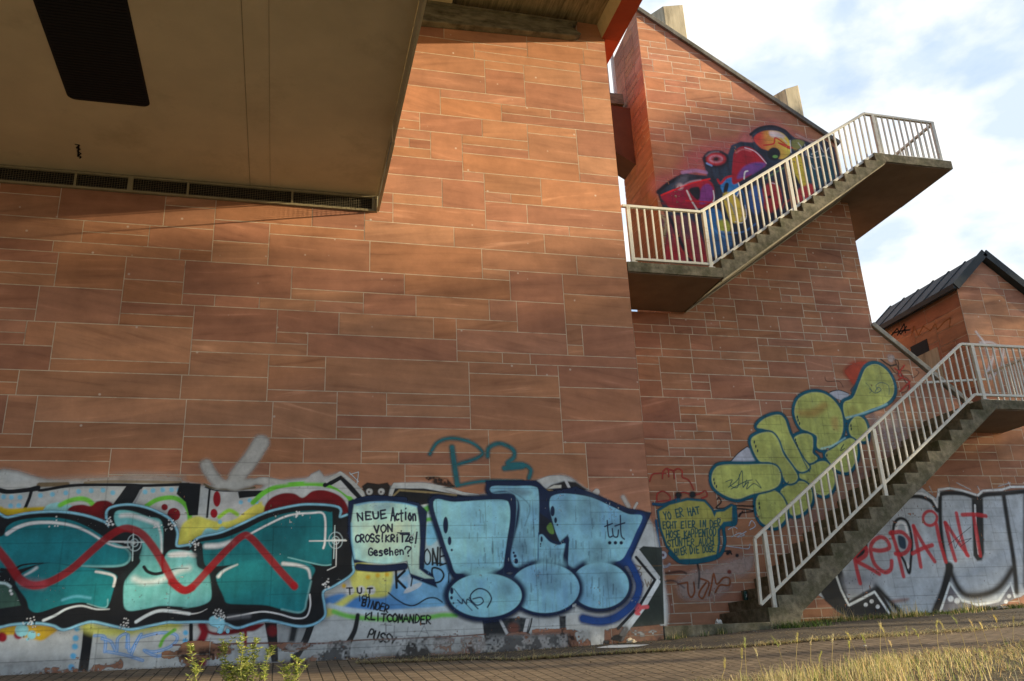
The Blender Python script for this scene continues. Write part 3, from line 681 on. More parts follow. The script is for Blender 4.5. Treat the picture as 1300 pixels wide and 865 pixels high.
# barley stalks with ears
ears = [(912, 850), (971, 858), (1012, 868), (1025, 843), (1032, 842), (1075, 845), (1108, 858), (1128, 848), (1136, 822), (1175, 850), (1212, 846), (1232, 832), (1262, 842), (1276, 826), (1290, 818), (1118, 848), (950, 864), (1195, 838), (1155, 848), (1247, 850), (935, 856), (1003, 852), (1060, 852), (1090, 838)]
ears_d = []
for i, (ex_, ey_) in enumerate(ears):
    yv = grass_edge(4.5 + (ex_ - 900) * 0.0112) - random.uniform(0.05, 0.5)
    q = at(ex_, ey_, 1, yv); base = (q[0] + random.uniform(-.05, .05), yv, float(gz(q[0], yv)))
    hgt = q[2] - base[2]
    if hgt < 0.1: hgt = random.uniform(.2, .32)
    if hgt > 0.55: hgt = 0.5
    t = empty('wild_barley', 'thin stalk of wild barley standing in the dry grass', 'grass stalk', 'wild barley stalks in the dry grass', loc=base)
    lean = random.uniform(-.07, .07); s_ = MB(); s_.tube([(0, 0, 0), (lean * .3, 0, hgt * .5), (lean, 0, hgt)], [.0035, .003, .002], 5)
    sm = M.setdefault('straw_stalk', mat('straw_stalk', (0.40, 0.30, 0.11), 0.7, 8, .2, 0)); s_.build('stalk', sm, t, fixn=False)
    e_ = Leaves(); L = random.uniform(.07, .11); cB = jit(random.choice((STRAW, (0.46, 0.40, 0.15), YGREEN)), .15); bend = random.uniform(.3, 1.0) * (1 if lean > 0 else -1)
    for k in range(26):
        f_ = k / 26; a = k * 2.4; c0 = Vector((lean + bend * L * .5 * f_ * f_, 0, hgt + L * f_ * .9))
        dirn = Vector((math.cos(a) * .55 + bend * f_ * .6, math.sin(a) * .55, 1)); e_.leaf(c0, dirn, random.uniform(.022, .03), .008, cB)
        if k % 2 == 0: e_.leaf(c0, dirn + Vector((0, 0, .6)), random.uniform(.05, .08), .0022, cB)
    e_.build('ear', M['leaf'], t)
# straw strewn along the edge of the worn strip
g = Leaves()
for k in range(13000):
    x = random.uniform(1.0, 17); 
    if x > 9.5 and random.random() < .45: continue
    dens = 0.55 + 0.45 * math.sin(x * 3.1) * math.sin(x * 1.27 + 1)
    if random.random() > dens + .12: continue
    y = strip_edge(max(x, 2.4)) + 0.02 + random.gauss(0, 0.06 + 0.05 * (x > 7)) + 0.06 * math.sin(x * 1.9); z = float(gz(x, y)) + .012 + abs(random.gauss(0, .012))
    a = random.gauss(0, 0.9); L = random.uniform(.04, .16); w = .006
    d = Vector((math.cos(a), math.sin(a) * .5, random.uniform(0.0, .6) ** 2)); n_ = Vector((-d.y, d.x, 0)) * w
    p = Vector((x, y, z)); g.quad([p - n_, p + n_, p + d * L + n_ * .5, p + d * L - n_ * .5], jit(random.choice((STRAW, STRAW, (.66, .54, .30)))))
    if k % 3 == 0: g.blade((x, y + random.gauss(0, .04), z - .01), random.uniform(.015, .055) * (1 + (random.random() < .06)), .007, random.uniform(.0, .06), random.uniform(0, 6.28), jit(random.choice((STRAW, STRAW, YGREEN))), 2)
for k in range(2600):
    x = random.uniform(2.0, 16); y = strip_edge(max(x, 2.4)) * random.uniform(.1, 1.0); z = float(gz(x, y)) + .014
    a = random.gauss(0, 1.2); L = random.uniform(.03, .12); w = .004
    d = Vector((math.cos(a), math.sin(a), random.uniform(-.02, .2))); n_ = Vector((-d.y, d.x, 0)) * w
    p = Vector((x, y, z)); g.quad([p - n_, p + n_, p + d * L + n_ * .5, p + d * L - n_ * .5], jit(STRAW2))
tag(g.build('loose_straw', M['leaf']), 'strip of dry straw lying along the pavement edge', 'straw', kind='stuff')
# green verge at the foot of the tower, weeds at the steps
g = Leaves()
def tuft(x, y, n, sp, hmin, hmax, cols):
    for k in range(n):
        xx = x + random.gauss(0, sp); yy_ = y + random.gauss(0, sp * .5)
        if yy_ > 1.58: yy_ = 1.55
        if xx < 8.2 and yy_ > -0.03: yy_ = -0.03 - random.random() * .08
        g.blade((xx, yy_, float(gz(xx, yy_)) + .01), random.uniform(hmin, hmax), random.uniform(.006, .012), random.uniform(.01, .10), random.uniform(0, 6.28), jit(random.choice(cols)), 2)
for k in range(200):
    x = random.uniform(8.6, 17); y = 1.38 - abs(random.gauss(0, .35)); tuft(x, y, 30, .10, .03, .10, (GREEN, DGREEN, GREEN, STRAW2))
for x in (10.1, 10.25, 10.4, 10.55, 11.5, 11.8, 9.2, 9.0): tuft(x, 0.9, 26, .08, .12, .30, (STRAW, STRAW, GREEN))
for x in (7.35, 7.5, 7.65, 7.8, 7.95, 8.1, 7.42, 7.58): tuft(x, -0.08, 45, .08, .05, .15, (GREEN, DGREEN, DGREEN))
for x in (5.55, 5.6, 5.7, 6.1, 6.35, 6.4): tuft(x, -0.06, 22, .05, .04, .13, (GREEN, STRAW, DGREEN))
for x in np.linspace(1.0, 5.2, 12): tuft(float(x), -0.05, 8, .07, .02, .05, (GREEN, STRAW2))
tag(g.build('verge_grass', M['leaf']), 'short green grass and weeds along the foot of the walls', 'grass', kind='stuff')

# grit, leaves and crumbs on the paving
g = Leaves()
for k in range(2600):
    x = random.uniform(-5, 16); wall_side = random.random() < .55
    y = (-abs(random.gauss(0, .16)) - .02) if wall_side else random.uniform(grass_edge(x), -.1)
    if x > 7.3 and wall_side: y += 1.5
    if 5.4 < x < 7.3 and y > -.05: y = -.06
    z = float(gz(x, y)) + .016; r_ = random.uniform(.006, .022); a = random.uniform(0, 6.28)
    pts_ = [(x + r_ * math.cos(a + q) * random.uniform(.6, 1.2), y + r_ * math.sin(a + q) * random.uniform(.6, 1.2), z + random.uniform(0, .012)) for q in (0, 1.6, 3.1, 4.7)]
    g.quad(pts_, jit(random.choice(((.10, .07, .04), (.05, .04, .03), (.22, .16, .08), (.30, .26, .20), (.14, .10, .05))), .3))
tag(g.build('ground_litter', M['leaf']), 'dead leaves and grit lying on the pavement along the walls', 'litter', kind='stuff')

# tall weeds at the lower left
sm = mat('weed_stem', (0.22, 0.22, 0.06), 0.6, 8, .2, 0)
WCOL = [(0.30, 0.36, 0.07), (0.40, 0.44, 0.12), (0.16, 0.22, 0.045), (0.46, 0.48, 0.17)]
weeds = [(243, 823, -3.3, 'leftmost thin yellow-green weed leaning left in front of the wall', -.10, 1.0), (283, 818, -3.2, 'second yellow-green weed from the left, with a bent stem', -.08, 1.1), (307, 806, -3.3, 'tallest bushy yellow-green weed in front of the teal graffiti', -.02, 1.5),
         (325, 812, -3.25, 'bushy yellow-green weed just right of the tallest one', .02, 1.4), (340, 826, -3.3, 'upright narrow yellow-green weed with few leaves right of the bushy clump', .01, .7), (365, 848, -3.2, 'short yellow-green weed between the narrow one and the rightmost one', -.02, .8), (377, 838, -3.2, 'rightmost slim yellow-green weed with a small leafy tip', .0, .6), (312, 838, -3.1, 'low leafy weed at the middle of the weed clump', .05, 1.4), (292, 842, -3.1, 'low leafy weed at the left of the weed clump', -.05, 1.1)]
for (wx, wy, wyv, lab, lean, bush) in weeds:
    q = at(wx, wy, 1, wyv); zb = float(gz(q[0], wyv)); H = (q[2] - zb) * 1.0; bx = q[0] - lean
    t = empty('weed_plant', lab, 'weed', 'tall weeds in front of the wall', loc=(bx, wyv, zb))
    s_ = MB(); pts = [(lean * (k / 6) ** 1.3 + random.gauss(0, .004), random.gauss(0, .004), H * k / 6) for k in range(7)]
    s_.tube(pts, [.006 - .0007 * k for k in range(7)], 5)
    lv = Leaves()
    def along(f_):
        k = min(int(f_ * 6), 5); r_ = f_ * 6 - k; return Vector(pts[k]).lerp(Vector(pts[k + 1]), r_)
    def whorl(p, n, L):
        L *= .85
        for j in range(n):
            a = random.uniform(0, 6.28); lv.leaf(p, (math.cos(a), math.sin(a), random.uniform(.1, .9)), L * random.uniform(.6, 1.2), L * .34, jit(random.choice(WCOL), .25))
    nb = int(9 * bush)
    for k in range(nb):
        f_ = random.uniform(.25, .95); p = along(f_); a = random.uniform(0, 6.28); L = random.uniform(.05, .15) * (1.15 - f_ * .5)
        tip = p + Vector((math.cos(a) * L * .8, math.sin(a) * L * .8, L)); s_.tube([p, (p + tip) / 2 + Vector((0, 0, -.008)), tip], [.003, .0025, .0015], 4)
        for w_ in (.45, .75, 1.0): whorl(p.lerp(tip, w_), 6, .062)
    for f_ in np.linspace(.15, 1.0, 19): whorl(along(min(f_, .999)), 5, .065)
    whorl(along(.999), 9, .06)
    s_.build('stem', sm, t, fixn=False); lv.build('foliage', M['leaf'], t)

# trees across the way (out of frame) whose crowns shade the lower walls
SH = Vector((KS, -1, 0)).normalized(); PP = Vector((1, KS, 0)).normalized()
def tree(lab, along_, u, ru, z0, z1, n, seed, nc=46, pw=1.0):
    r = random.Random(seed); c0 = SH * along_ + PP * u; zg = float(gz(c0.x, c0.y))
    t = empty('roadside_tree', lab, 'tree', 'trees across the way', loc=(c0.x, c0.y, zg))
    tr_ = MB(); tr_.tube([(0, 0, 0), (.05, .05, (z0 - zg) * .6), (0, .1, z0 - zg + 1), (0.1, 0, z1 - zg - 1)], [.15, .12, .10, .04], 9)
    clumps = []
    for k in range(nc):
        a = r.uniform(0, 6.28); zz = r.uniform(0.0, 1.0) ** pw; rad = (1 - zz ** 2.4) * .75 + .25
        rr = math.sqrt(r.random()) * rad
        p = SH * (math.cos(a) * rr * ru * 1.1) + PP * (math.sin(a) * rr * ru) + Vector((0, 0, z0 - zg + .55 + (z1 - z0 - .8) * zz)); clumps.append((p, r.uniform(.45, .95)))
        if k % 4 == 0: tr_.tube([(0, .05, z0 - zg + r.uniform(-.4, .8)), p * .5 + Vector((0, 0, (z0 - zg) * .5 + .4)), p], [.07, .05, .02], 6)
    tr_.build('trunk', M['bark'], t, fixn=False)
    lv = Leaves()
    for p, cr_ in clumps:
        for k in range(n):
            q = p + Vector((r.gauss(0, cr_ * .5), r.gauss(0, cr_ * .5), r.gauss(0, cr_ * .42)))
            if q.z < z0 - zg - .15: q.z = z0 - zg + r.random() * .4
            lv.leaf(q, (r.gauss(0, 1), r.gauss(0, 1), r.gauss(0, .6)), r.uniform(.14, .26), r.uniform(.10, .17), jit(r.choice((DGREEN, (0.06, .1, .02), (.08, .12, .03))), .3))
    lv.build('crown', M['leaf'], t)
tree('broad dark green tree across the way, leftmost of the three', 45, -1.05, 1.95, 7.45, 15.6, 110, 3, 84, 1.5)
tree('round dark green tree across the way, between its two neighbours', 45.5, 1.45, 2.1, 6.75, 13.3, 112, 5, 92, 1.8)
tree('tall narrow dark green tree across the way, highest of the three', 46, 4.15, 2.2, 6.2, 17.4, 165, 4, 134, 1.1)

# small things lying about
can = empty('drink_can', 'small dark green drink can standing on a lower step by the wall', 'can')
q = at(946.5, 759, 1, 1.40); can.location = (q[0], 1.40, 0.786)
f = MB(); H = .15; R_ = .036
prof_ = [(R_ * .8, 0), (R_, .012), (R_, H - .018), (R_ * .78, H), (R_ * .70, H - .004)]
for k in range(len(prof_) - 1):
    for j in range(20):
        a, b = 2 * math.pi * j / 20, 2 * math.pi * (j + 1) / 20; (r0, z0), (r1, z1) = prof_[k], prof_[k + 1]
        f.face([(r0 * math.cos(a), r0 * math.sin(a), z0), (r0 * math.cos(b), r0 * math.sin(b), z0), (r1 * math.cos(b), r1 * math.sin(b), z1), (r1 * math.cos(a), r1 * math.sin(a), z1)])
f.build('body', mat('can_green', (0.02, 0.06, 0.05), .35, 8, .1, 0, metal=.5), can)
f = MB(); f.face([(R_ * .70 * math.cos(2 * math.pi * j / 20), R_ * .70 * math.sin(2 * math.pi * j / 20), H - .004) for j in range(20)]); f.bar((0, 0, H), (.012, 0, H + .003), .012, .002); f.build('lid', mat('can_alu', (.5, .5, .5), .35, 8, .05, 0, metal=.8), can)
f = MB(); f.bar((-.004, -R_ - .001, .10), (.008, -R_ - .001, .075), .008, .002, up=(0, 1, 0)); f.bar((.008, -R_ - .001, .075), (-.006, -R_ - .001, .05), .008, .002, up=(0, 1, 0)); f.build('mark', M['white'], can)
def crumple(name, lab, cat_, px, py, yv, s_, base, z=None, group=None):
    q = at(px, py, 1, yv); zz = float(gz(q[0], yv)) + .012 if z is None else z
    bm = bmesh.new(); bmesh.ops.create_icosphere(bm, subdivisions=2, radius=1.0); r = random.Random(int(px))
    for v in bm.verts:
        n_ = math.sin(v.co.x * 5 + r.random() * .5) * math.cos(v.co.y * 6) * .35 + r.uniform(-.38, .30)
        v.co *= (1 + n_); v.co.x *= s_[0]; v.co.y *= s_[1]; v.co.z = max(v.co.z, -.5) * s_[2] + s_[2] * .5
    me = bpy.data.meshes.new(name); bm.to_mesh(me); bm.free(); me.materials.append(mat(name + '_surface', base, .8, 20, .3, .2, 60, dirt=(base[0] * .35, base[1] * .3, base[2] * .25), dscale=12, damt=.45))
    o = link(name, me); o.location = (q[0], yv, zz); tag(o, lab, cat_, group); return o
crumple('paper_litter', 'crumpled white paper lying on the bottom step', 'litter', 912, 786, .45, (.06, .05, .06), (.6, .58, .52), z=.385)
crumple('paper_litter', 'crumpled whitish rag lying at the foot of the big wall near its corner', 'litter', 801, 815, -.1, (.075, .045, .04), (.5, .42, .3))
crumple('stone_chunk', 'pale flat stone lying in the verge under the grey graffiti', 'stone', 1273, 775, 1.0, (.11, .07, .04), (.4, .34, .25))
crumple('paper_litter', 'small white scrap of paper on the pavement in front of the steps', 'litter', 1100, 833, -2.6, (.02, .02, .012), (.7, .68, .6))
# spilt white paint on the pavement below the blue letters
f = MB(); pts = []
for x_, y_ in ((757, 823), (775, 820), (800, 822), (825, 825), (812, 827), (790, 827), (770, 825)):
    q = at(x_, y_, 1, -0.2); yv = -.10 - (y_ - 818) * .055; q = at(x_, y_, 1, yv); pts.append((q[0], yv))
mbp = [(x, y, float(gz(x, y)) + .016) for x, y in pts]
f.face(mbp); o = f.build('paint_spill', M['white'], fixn=False); tag(o, 'dried white paint spill on the ground below the blue letters', 'paint spill')
# ------------------------------------------------------------------ graffiti: sprayed paint sheets on the walls
ZM = {'A': (0, 580, .2082), 'B': (0, 700, .1849), 'C': (220, 540, .2082), 'D': (220, 680, .2082), 'E': (420, 600, .1849), 'F': (420, 700, .1849), 'G': (620, 590, .185), 'H': (620, 690, .1769),
      'I': (820, 580, .2314), 'J': (890, 480, .2313), 'K': (1000, 440, .185), 'L': (1030, 600, .2197), 'P': (820, 150, .231), 'R': (930, 140, .208), 'Q': (440, 630, .11555), 'Y': (0, 540, .3757), 'Z': (400, 540, .3757), 'T': (0, 0, 1), 'X': (1040, 300, .3006)}
def vnoise(h, w, cell, r):
    gh, gw = int(h / cell[0]) + 3, int(w / cell[1]) + 3; g_ = r.random((gh, gw))
    y = np.arange(h) / cell[0]; x = np.arange(w) / cell[1]; yi = y.astype(int); xi = x.astype(int)
    fy = (y - yi)[:, None]; fx = (x - xi)[None]; fy = fy * fy * (3 - 2 * fy); fx = fx * fx * (3 - 2 * fx)
    a = g_[yi][:, xi]; b = g_[yi][:, xi + 1]; c_ = g_[yi + 1][:, xi]; d_ = g_[yi + 1][:, xi + 1]
    return (a * (1 - fx) + b * fx) * (1 - fy) + (c_ * (1 - fx) + d_ * fx) * fy
def smooth(P_, closed, n=6):
    P_ = np.asarray(P_, float); m = len(P_); out_ = []
    if m < 3: return P_
    rngk = range(m) if closed else range(m - 1)
    for i in rngk:
        if closed: p0, p1, p2, p3 = P_[(i - 1) % m], P_[i], P_[(i + 1) % m], P_[(i + 2) % m]
        else: p0, p1, p2, p3 = P_[max(i - 1, 0)], P_[i], P_[i + 1], P_[min(i + 2, m - 1)]
        for k in range(n):
            t = k / n; out_.append(.5 * ((2 * p1) + (-p0 + p2) * t + (2 * p0 - 5 * p1 + 4 * p2 - p3) * t * t + (-p0 + 3 * p1 - 3 * p2 + p3) * t ** 3))
    if not closed: out_.append(P_[-1])
    return np.array(out_)
KW = 0.48
def alb(c): return np.minimum(lin(c) / KW, 0.85)
GLY = {'A': 'M0,0 .45,1 .9,0M.2,.4 .72,.4', 'B': 'M.05,0 .05,1 .6,.95 .7,.75 .55,.55 .1,.52 .65,.45 .8,.25 .6,.03 .05,0', 'C': 'M.85,.85 .5,1 .15,.8 .05,.45 .2,.12 .5,0 .85,.15', 'D': 'M.08,0 .08,1 .6,.9 .85,.5 .6,.1 .08,0',
       'E': 'M.8,1 .1,.97 .1,0 .85,.03M.1,.5 .65,.52', 'F': 'M.8,1 .1,1 .1,0M.1,.5 .65,.5', 'G': 'M.85,.82 .5,1 .12,.75 .08,.3 .4,0 .8,.15 .8,.45 .5,.45', 'H': 'M.1,1 .1,0M.8,1 .8,0M.1,.5 .8,.5', 'I': 'M.4,1 .4,0', 'K': 'M.1,1 .1,0M.8,1 .12,.5 .85,0',
       'L': 'M.1,1 .1,0 .8,0', 'M': 'M.05,0 .15,1 .45,.4 .75,1 .9,0', 'N': 'M.08,0 .12,1 .75,0 .82,1', 'O': 'M.45,1 .12,.75 .08,.3 .42,0 .8,.25 .82,.7 .45,1', 'P': 'M.1,0 .1,1 .6,1 .8,.75 .6,.5 .1,.48', 'R': 'M.1,0 .1,1 .6,1 .8,.78 .6,.52 .12,.5 .85,0', 'S': 'M.8,.88 .45,1 .12,.8 .3,.55 .7,.42 .8,.2 .45,0 .08,.12',
       'T': 'M0,1 .9,1M.45,1 .45,0', 'U': 'M.1,1 .12,.25 .42,0 .75,.2 .82,1', 'V': 'M.05,1 .42,0 .85,1', 'W': 'M.02,1 .25,0 .48,.7 .7,0 .95,1', 'Y': 'M.05,1 .45,.5 .45,0M.85,1 .45,.5', 'Z': 'M.1,1 .85,1 .08,0 .88,0', '?': 'M.1,.75 .3,1 .7,.95 .8,.7 .45,.45 .42,.25M.42,.04 .43,0', '!': 'M.4,1 .4,.3M.4,.05 .41,0',
       'a': 'M.75,.6 .35,.62 .12,.3 .35,0 .75,.2 .75,.6 .8,0', 'c': 'M.75,.55 .4,.65 .1,.3 .4,0 .75,.1', 'e': 'M.12,.35 .75,.38 .6,.62 .25,.6 .1,.28 .4,0 .75,.1', 'h': 'M.12,1 .12,0M.12,.45 .5,.6 .72,.4 .72,0', 'i': 'M.4,.62 .4,0M.4,.85 .41,.88', 'l': 'M.4,1.1 .4,0', 'n': 'M.12,.6 .12,0M.12,.42 .45,.6 .72,.4 .72,0', 'o': 'M.42,.62 .12,.32 .42,0 .75,.3 .42,.62', 's': 'M.7,.55 .35,.62 .2,.42 .6,.28 .6,.05 .15,.03', 't': 'M.42,1 .42,.08 .6,0M.1,.68 .8,.7', 'u': 'M.12,.6 .2,.08 .5,.02 .72,.2 .74,.6', 'z': 'M.12,.6 .72,.6 .12,0 .75,0', 'r': 'M.15,.6 .15,0M.15,.4 .4,.6 .7,.55'}
class Paint:
    def __init__(s, plane, box, res=0.009, scale=0.0115, seed=0):
        s.y = plane; s.r = np.random.default_rng(seed + 100); s.sc = scale; s.res = res
        c = [at(x, y, 1, plane) for x in (box[0], box[2]) for y in (box[1], box[3])]
        s.x0 = min(p[0] for p in c); x1 = max(p[0] for p in c); s.z0 = min(p[2] for p in c); z1 = max(p[2] for p in c)
        s.w = int((x1 - s.x0) / res) + 2; s.h = int((z1 - s.z0) / res) + 2
        s.rgb = np.zeros((s.h, s.w, 3)); s.a = np.zeros((s.h, s.w)); s.zk = 'T'
        s.fine = vnoise(s.h, s.w, (3, 3), s.r); s.mid = vnoise(s.h, s.w, (14, 14), s.r); s.big = vnoise(s.h, s.w, (45, 45), s.r); s.vert = vnoise(s.h, s.w, (60, 4), s.r) * .6 + vnoise(s.h, s.w, (24, 9), s.r) * .4
    def m(s, pts):
        ox, oy, k = ZM[s.zk]; return np.array([(lambda q: (q[0], q[2]))(at(ox + x * k, oy + y * k, 1, s.y)) for x, y in pts])
    def px(s, v): return v * ZM[s.zk][2] * s.sc
    def win(s, P_, mg):
        j0 = max(int((P_[:, 0].min() - mg - s.x0) / s.res), 0); j1 = min(int((P_[:, 0].max() + mg - s.x0) / s.res) + 2, s.w)
        i0 = max(int((P_[:, 1].min() - mg - s.z0) / s.res), 0); i1 = min(int((P_[:, 1].max() + mg - s.z0) / s.res) + 2, s.h)
        if j1 <= j0 or i1 <= i0: return None
        X = s.x0 + np.arange(j0, j1)[None] * s.res; Z = s.z0 + np.arange(i0, i1)[:, None] * s.res
        return slice(i0, i1), slice(j0, j1), np.broadcast_to(X, (i1 - i0, j1 - j0)), np.broadcast_to(Z, (i1 - i0, j1 - j0))
    def comp(s, sl, al, col, mottle=0.10, col2=None, mixm=None):
        c = np.broadcast_to(alb(col), al.shape + (3,)).copy()
        if col2 is not None: c = c * (1 - mixm[..., None]) + alb(col2) * mixm[..., None]
        if mottle: c = c * (1 + mottle * 2 * (s.mid[sl] - .5) + mottle * (s.vert[sl] - .5))[..., None]
        a0 = s.a[sl]; ao = al + a0 * (1 - al); den = np.maximum(ao, 1e-6)
        s.rgb[sl] = (c * al[..., None] + s.rgb[sl] * (a0 * (1 - al))[..., None]) / den[..., None]; s.a[sl] = ao
    def sd_poly(s, P_, X, Z):
        d = np.full(X.shape, 1e9); ins = np.zeros(X.shape, bool); n = len(P_)
        for i in range(n):
            (ax, az), (bx, bz) = P_[i], P_[(i + 1) % n]; ex, ez = bx - ax, bz - az; L = ex * ex + ez * ez
            if L < 1e-12: continue
            t = np.clip(((X - ax) * ex + (Z - az) * ez) / L, 0, 1); d = np.minimum(d, (X - ax - t * ex) ** 2 + (Z - az - t * ez) ** 2)
            if az != bz:
                c = (az > Z) != (bz > Z); ins ^= c & (X < ex * (Z - az) / ez + ax)
        d = np.sqrt(d); return np.where(ins, -d, d)
    def fill(s, zk, pts, col, a=1.0, soft=3, sm=True, grow=0, mottle=.10, worn=0, col2=None, grad=None, holes=0):
        s.zk = zk; P_ = s.m(pts)
        if sm: P_ = smooth(P_, True)
        sf = max(s.px(soft) * 1.8, s.res * 1.5); gr = s.px(grow); w = s.win(P_, sf + max(gr, 0) + .02)
        if w is None: return
        i, j, X, Z = w; sl = (i, j); sd = s.sd_poly(P_, X, Z) - gr; al = np.clip(.5 - sd / sf, 0, 1); al = al * al * (3 - 2 * al)
        if worn: al = al * np.clip(1.25 - worn * (s.big[sl] * .5 + s.mid[sl] * .35 + s.fine[sl] * .35 + s.vert[sl] * .4), 0, 1)
        if holes: al = al * (np.clip(((s.big[sl] * .5 + s.mid[sl] * .3 + s.fine[sl] * .2) - holes) * 9 + .5, 0, 1))
        mm = None
        if col2 is not None:
            if grad is None: mm = np.clip((s.big[sl] * .6 + s.vert[sl] * .6 - .25) * 1.4, 0, 1)
            else:
                g0, g1 = s.m(grad); dv = g1 - g0; mm = np.clip(((X - g0[0]) * dv[0] + (Z - g0[1]) * dv[1]) / (dv @ dv) + .25 * (s.mid[sl] - .5), 0, 1)
        s.comp(sl, al * a, col, mottle, col2, mm)
    def line(s, zk, pts, w, col, a=1.0, soft=2.5, sm=True, taper=None, closed=False, mottle=.06, dry=0):
        s.zk = zk; P_ = s.m(pts)
        if sm: P_ = smooth(P_, closed)
        if closed: P_ = np.vstack([P_, P_[:1]])
        hw = s.px(w) / 2; sf = max(s.px(soft) * 1.6, s.res * 1.4); q = s.win(P_, hw + sf + .01)
        if q is None: return
        i, j, X, Z = q; d = np.full(X.shape, 1e9); n = len(P_) - 1
        for k in range(n):
            (ax, az), (bx, bz) = P_[k], P_[k + 1]; ex, ez = bx - ax, bz - az; L = ex * ex + ez * ez
            if L < 1e-12: continue
            t = np.clip(((X - ax) * ex + (Z - az) * ez) / L, 0, 1); dd = np.sqrt((X - ax - t * ex) ** 2 + (Z - az - t * ez) ** 2)
            if taper is not None:
                f0, f1 = taper; u_ = (k + t) / n; dd = dd + hw * (1 - (f0 + (f1 - f0) * u_ if len(taper) == 2 else 1))
            d = np.minimum(d, dd)
        al = np.clip(.5 - (d - hw) / sf, 0, 1); al = al * al * (3 - 2 * al); sl = (i, j)
        if dry: al = al * np.clip(1.3 - dry * (s.fine[sl] * .5 + s.vert[sl] * .6), 0, 1)
        s.comp(sl, al * a, col, mottle)
    def dot(s, zk, x, y, rx, col, ry=None, **k):
        ry = ry or rx; s.fill(zk, [(x + rx * math.cos(t), y + ry * math.sin(t)) for t in np.linspace(0, 6.283, 9)[:-1]], col, **k)
    def dots(s, zk, pts, r_, col, **k):
        for x, y in pts: s.dot(zk, x, y, r_, col, **k)
    def blob(s, zk, pts, fillc, outc, ow, soft=4, **k):
        s.fill(zk, pts, outc, grow=ow, soft=soft + 2, mottle=.05); s.fill(zk, pts, fillc, soft=soft, **k)
    def text(s, zk, txt, p0, p1, h, w, col, a=1.0, fill_=.9, soft=1.5, wob=.085):
        w = w * 1.12
        n = len(txt); p0 = np.array(p0, float); p1 = np.array(p1, float); dv = (p1 - p0) / n; ln = np.hypot(*dv); ux = dv / ln; uy = np.array([ux[1], -ux[0]])
        for i, ch in enumerate(txt):
            gl = GLY.get(ch)
            if not gl: continue
            hh = h * (1 + s.r.uniform(-.12, .12)); o = p0 + dv * i + uy * h * s.r.uniform(-.07, .07); rot = s.r.uniform(-.06, .08)
            for st in gl.split('M')[1:]:
                pp = [tuple(map(float, t.split(','))) for t in st.split()]; pp = [(x * 1.05 + rot * y + s.r.uniform(-wob, wob) * .5, y + s.r.uniform(-wob, wob) * .6) for x, y in pp]
                s.line(zk, [tuple(o + ux * ln * fill_ * x + uy * hh * y) for x, y in pp], w * s.r.uniform(.85, 1.15), col, a=a, soft=soft, sm=(ch in 'BCDGOPRSUaceghnostu?'))
    def burst(s, zk, x, y, r_, n=15, dark=True):
        if dark: s.dots(zk, [(x + s.r.normal(0, r_ * .4), y + s.r.normal(0, r_ * .4)) for _ in range(int(n * .8))], 5, (12, 14, 16))
        s.dots(zk, [(x + s.r.normal(0, r_ * .5), y + s.r.normal(0, r_ * .5)) for _ in range(n)], 4.5, (200, 208, 210))
    def clear(s, zk, pts, soft=4, holes=0.36, amt=1.0):
        soft = soft * 2.5
        s.zk = zk; P_ = smooth(s.m(pts), True); sf = max(s.px(soft), s.res); w = s.win(P_, sf + .02)
        if w is None: return
        i, j, X, Z = w; sl = (i, j); al = np.clip(.5 - s.sd_poly(P_, X, Z) / sf, 0, 1) * amt
        al = np.clip((al - .5) * 1.6 + (s.big[sl] * .35 + s.mid[sl] * .40 + s.fine[sl] * .25 - holes) * 7 * (al > .02), 0, 1)
        s.a[sl] *= 1 - al
    def build(s, name, parent, off, rects, lab=None, joint=.55):
        # joint recess shade darkened into the paint colour, little chips, speckle of overspray
        jm = np.zeros((s.h, s.w)); X = s.x0 + np.arange(s.w) * s.res; Z = s.z0 + np.arange(s.h) * s.res
        for (a, b, c, d) in rects:
            if b < X[0] or a > X[-1] or d < Z[0] or c > Z[-1]: continue
            ii = np.where((Z > c - .02) & (Z < d + .02))[0]; jj = np.where((X > a - .02) & (X < b + .02))[0]
            if not len(ii) or not len(jj): continue
            for u in (a, b):
                k = np.clip(1 - np.abs(X[jj] - u) / .009, 0, 1); jm[np.ix_(ii, jj)] = np.maximum(jm[np.ix_(ii, jj)], k[None])
            for v_ in (c, d):
                k = np.clip(1 - np.abs(Z[ii] - v_) / .009, 0, 1); jm[np.ix_(ii, jj)] = np.maximum(jm[np.ix_(ii, jj)], k[:, None])
        s.rgb *= (1 - joint * jm * (.5 + .5 * s.big))[..., None]
        chip = np.clip((s.fine * .5 + s.mid * .3 + s.big * .2 - .80) * 14, 0, 1); s.a *= 1 - chip
        s.a = np.clip(s.a, 0, 1) * (1 - .05 * s.fine)
        a = s.a; mx_ = np.maximum.reduce([a[:-1, :-1], a[1:, :-1], a[:-1, 1:], a[1:, 1:]]); fi, fj = np.where(mx_ > .02)
        idx = np.full(a.shape, -1, np.int64); need = np.zeros(a.shape, bool)
        for di, dj in ((0, 0), (0, 1), (1, 1), (1, 0)): need[fi + di, fj + dj] = True
        vi, vj = np.where(need); idx[vi, vj] = np.arange(len(vi))
        co = np.stack([s.x0 + vj * s.res, np.full(len(vi), s.y - off), s.z0 + vi * s.res], 1).astype(np.float32)
        fc = np.stack([idx[fi, fj], idx[fi, fj + 1], idx[fi + 1, fj + 1], idx[fi + 1, fj]], 1)
        me = bpy.data.meshes.new(name); me.vertices.add(len(co)); me.vertices.foreach_set('co', co.ravel())
        me.loops.add(fc.size); me.loops.foreach_set('vertex_index', fc.ravel().astype(np.int32)); me.polygons.add(len(fc))
        me.polygons.foreach_set('loop_start', np.arange(0, fc.size, 4, dtype=np.int32)); me.polygons.foreach_set('loop_total', np.full(len(fc), 4, np.int32))
        me.update(calc_edges=True); me.materials.append(M['paint'])
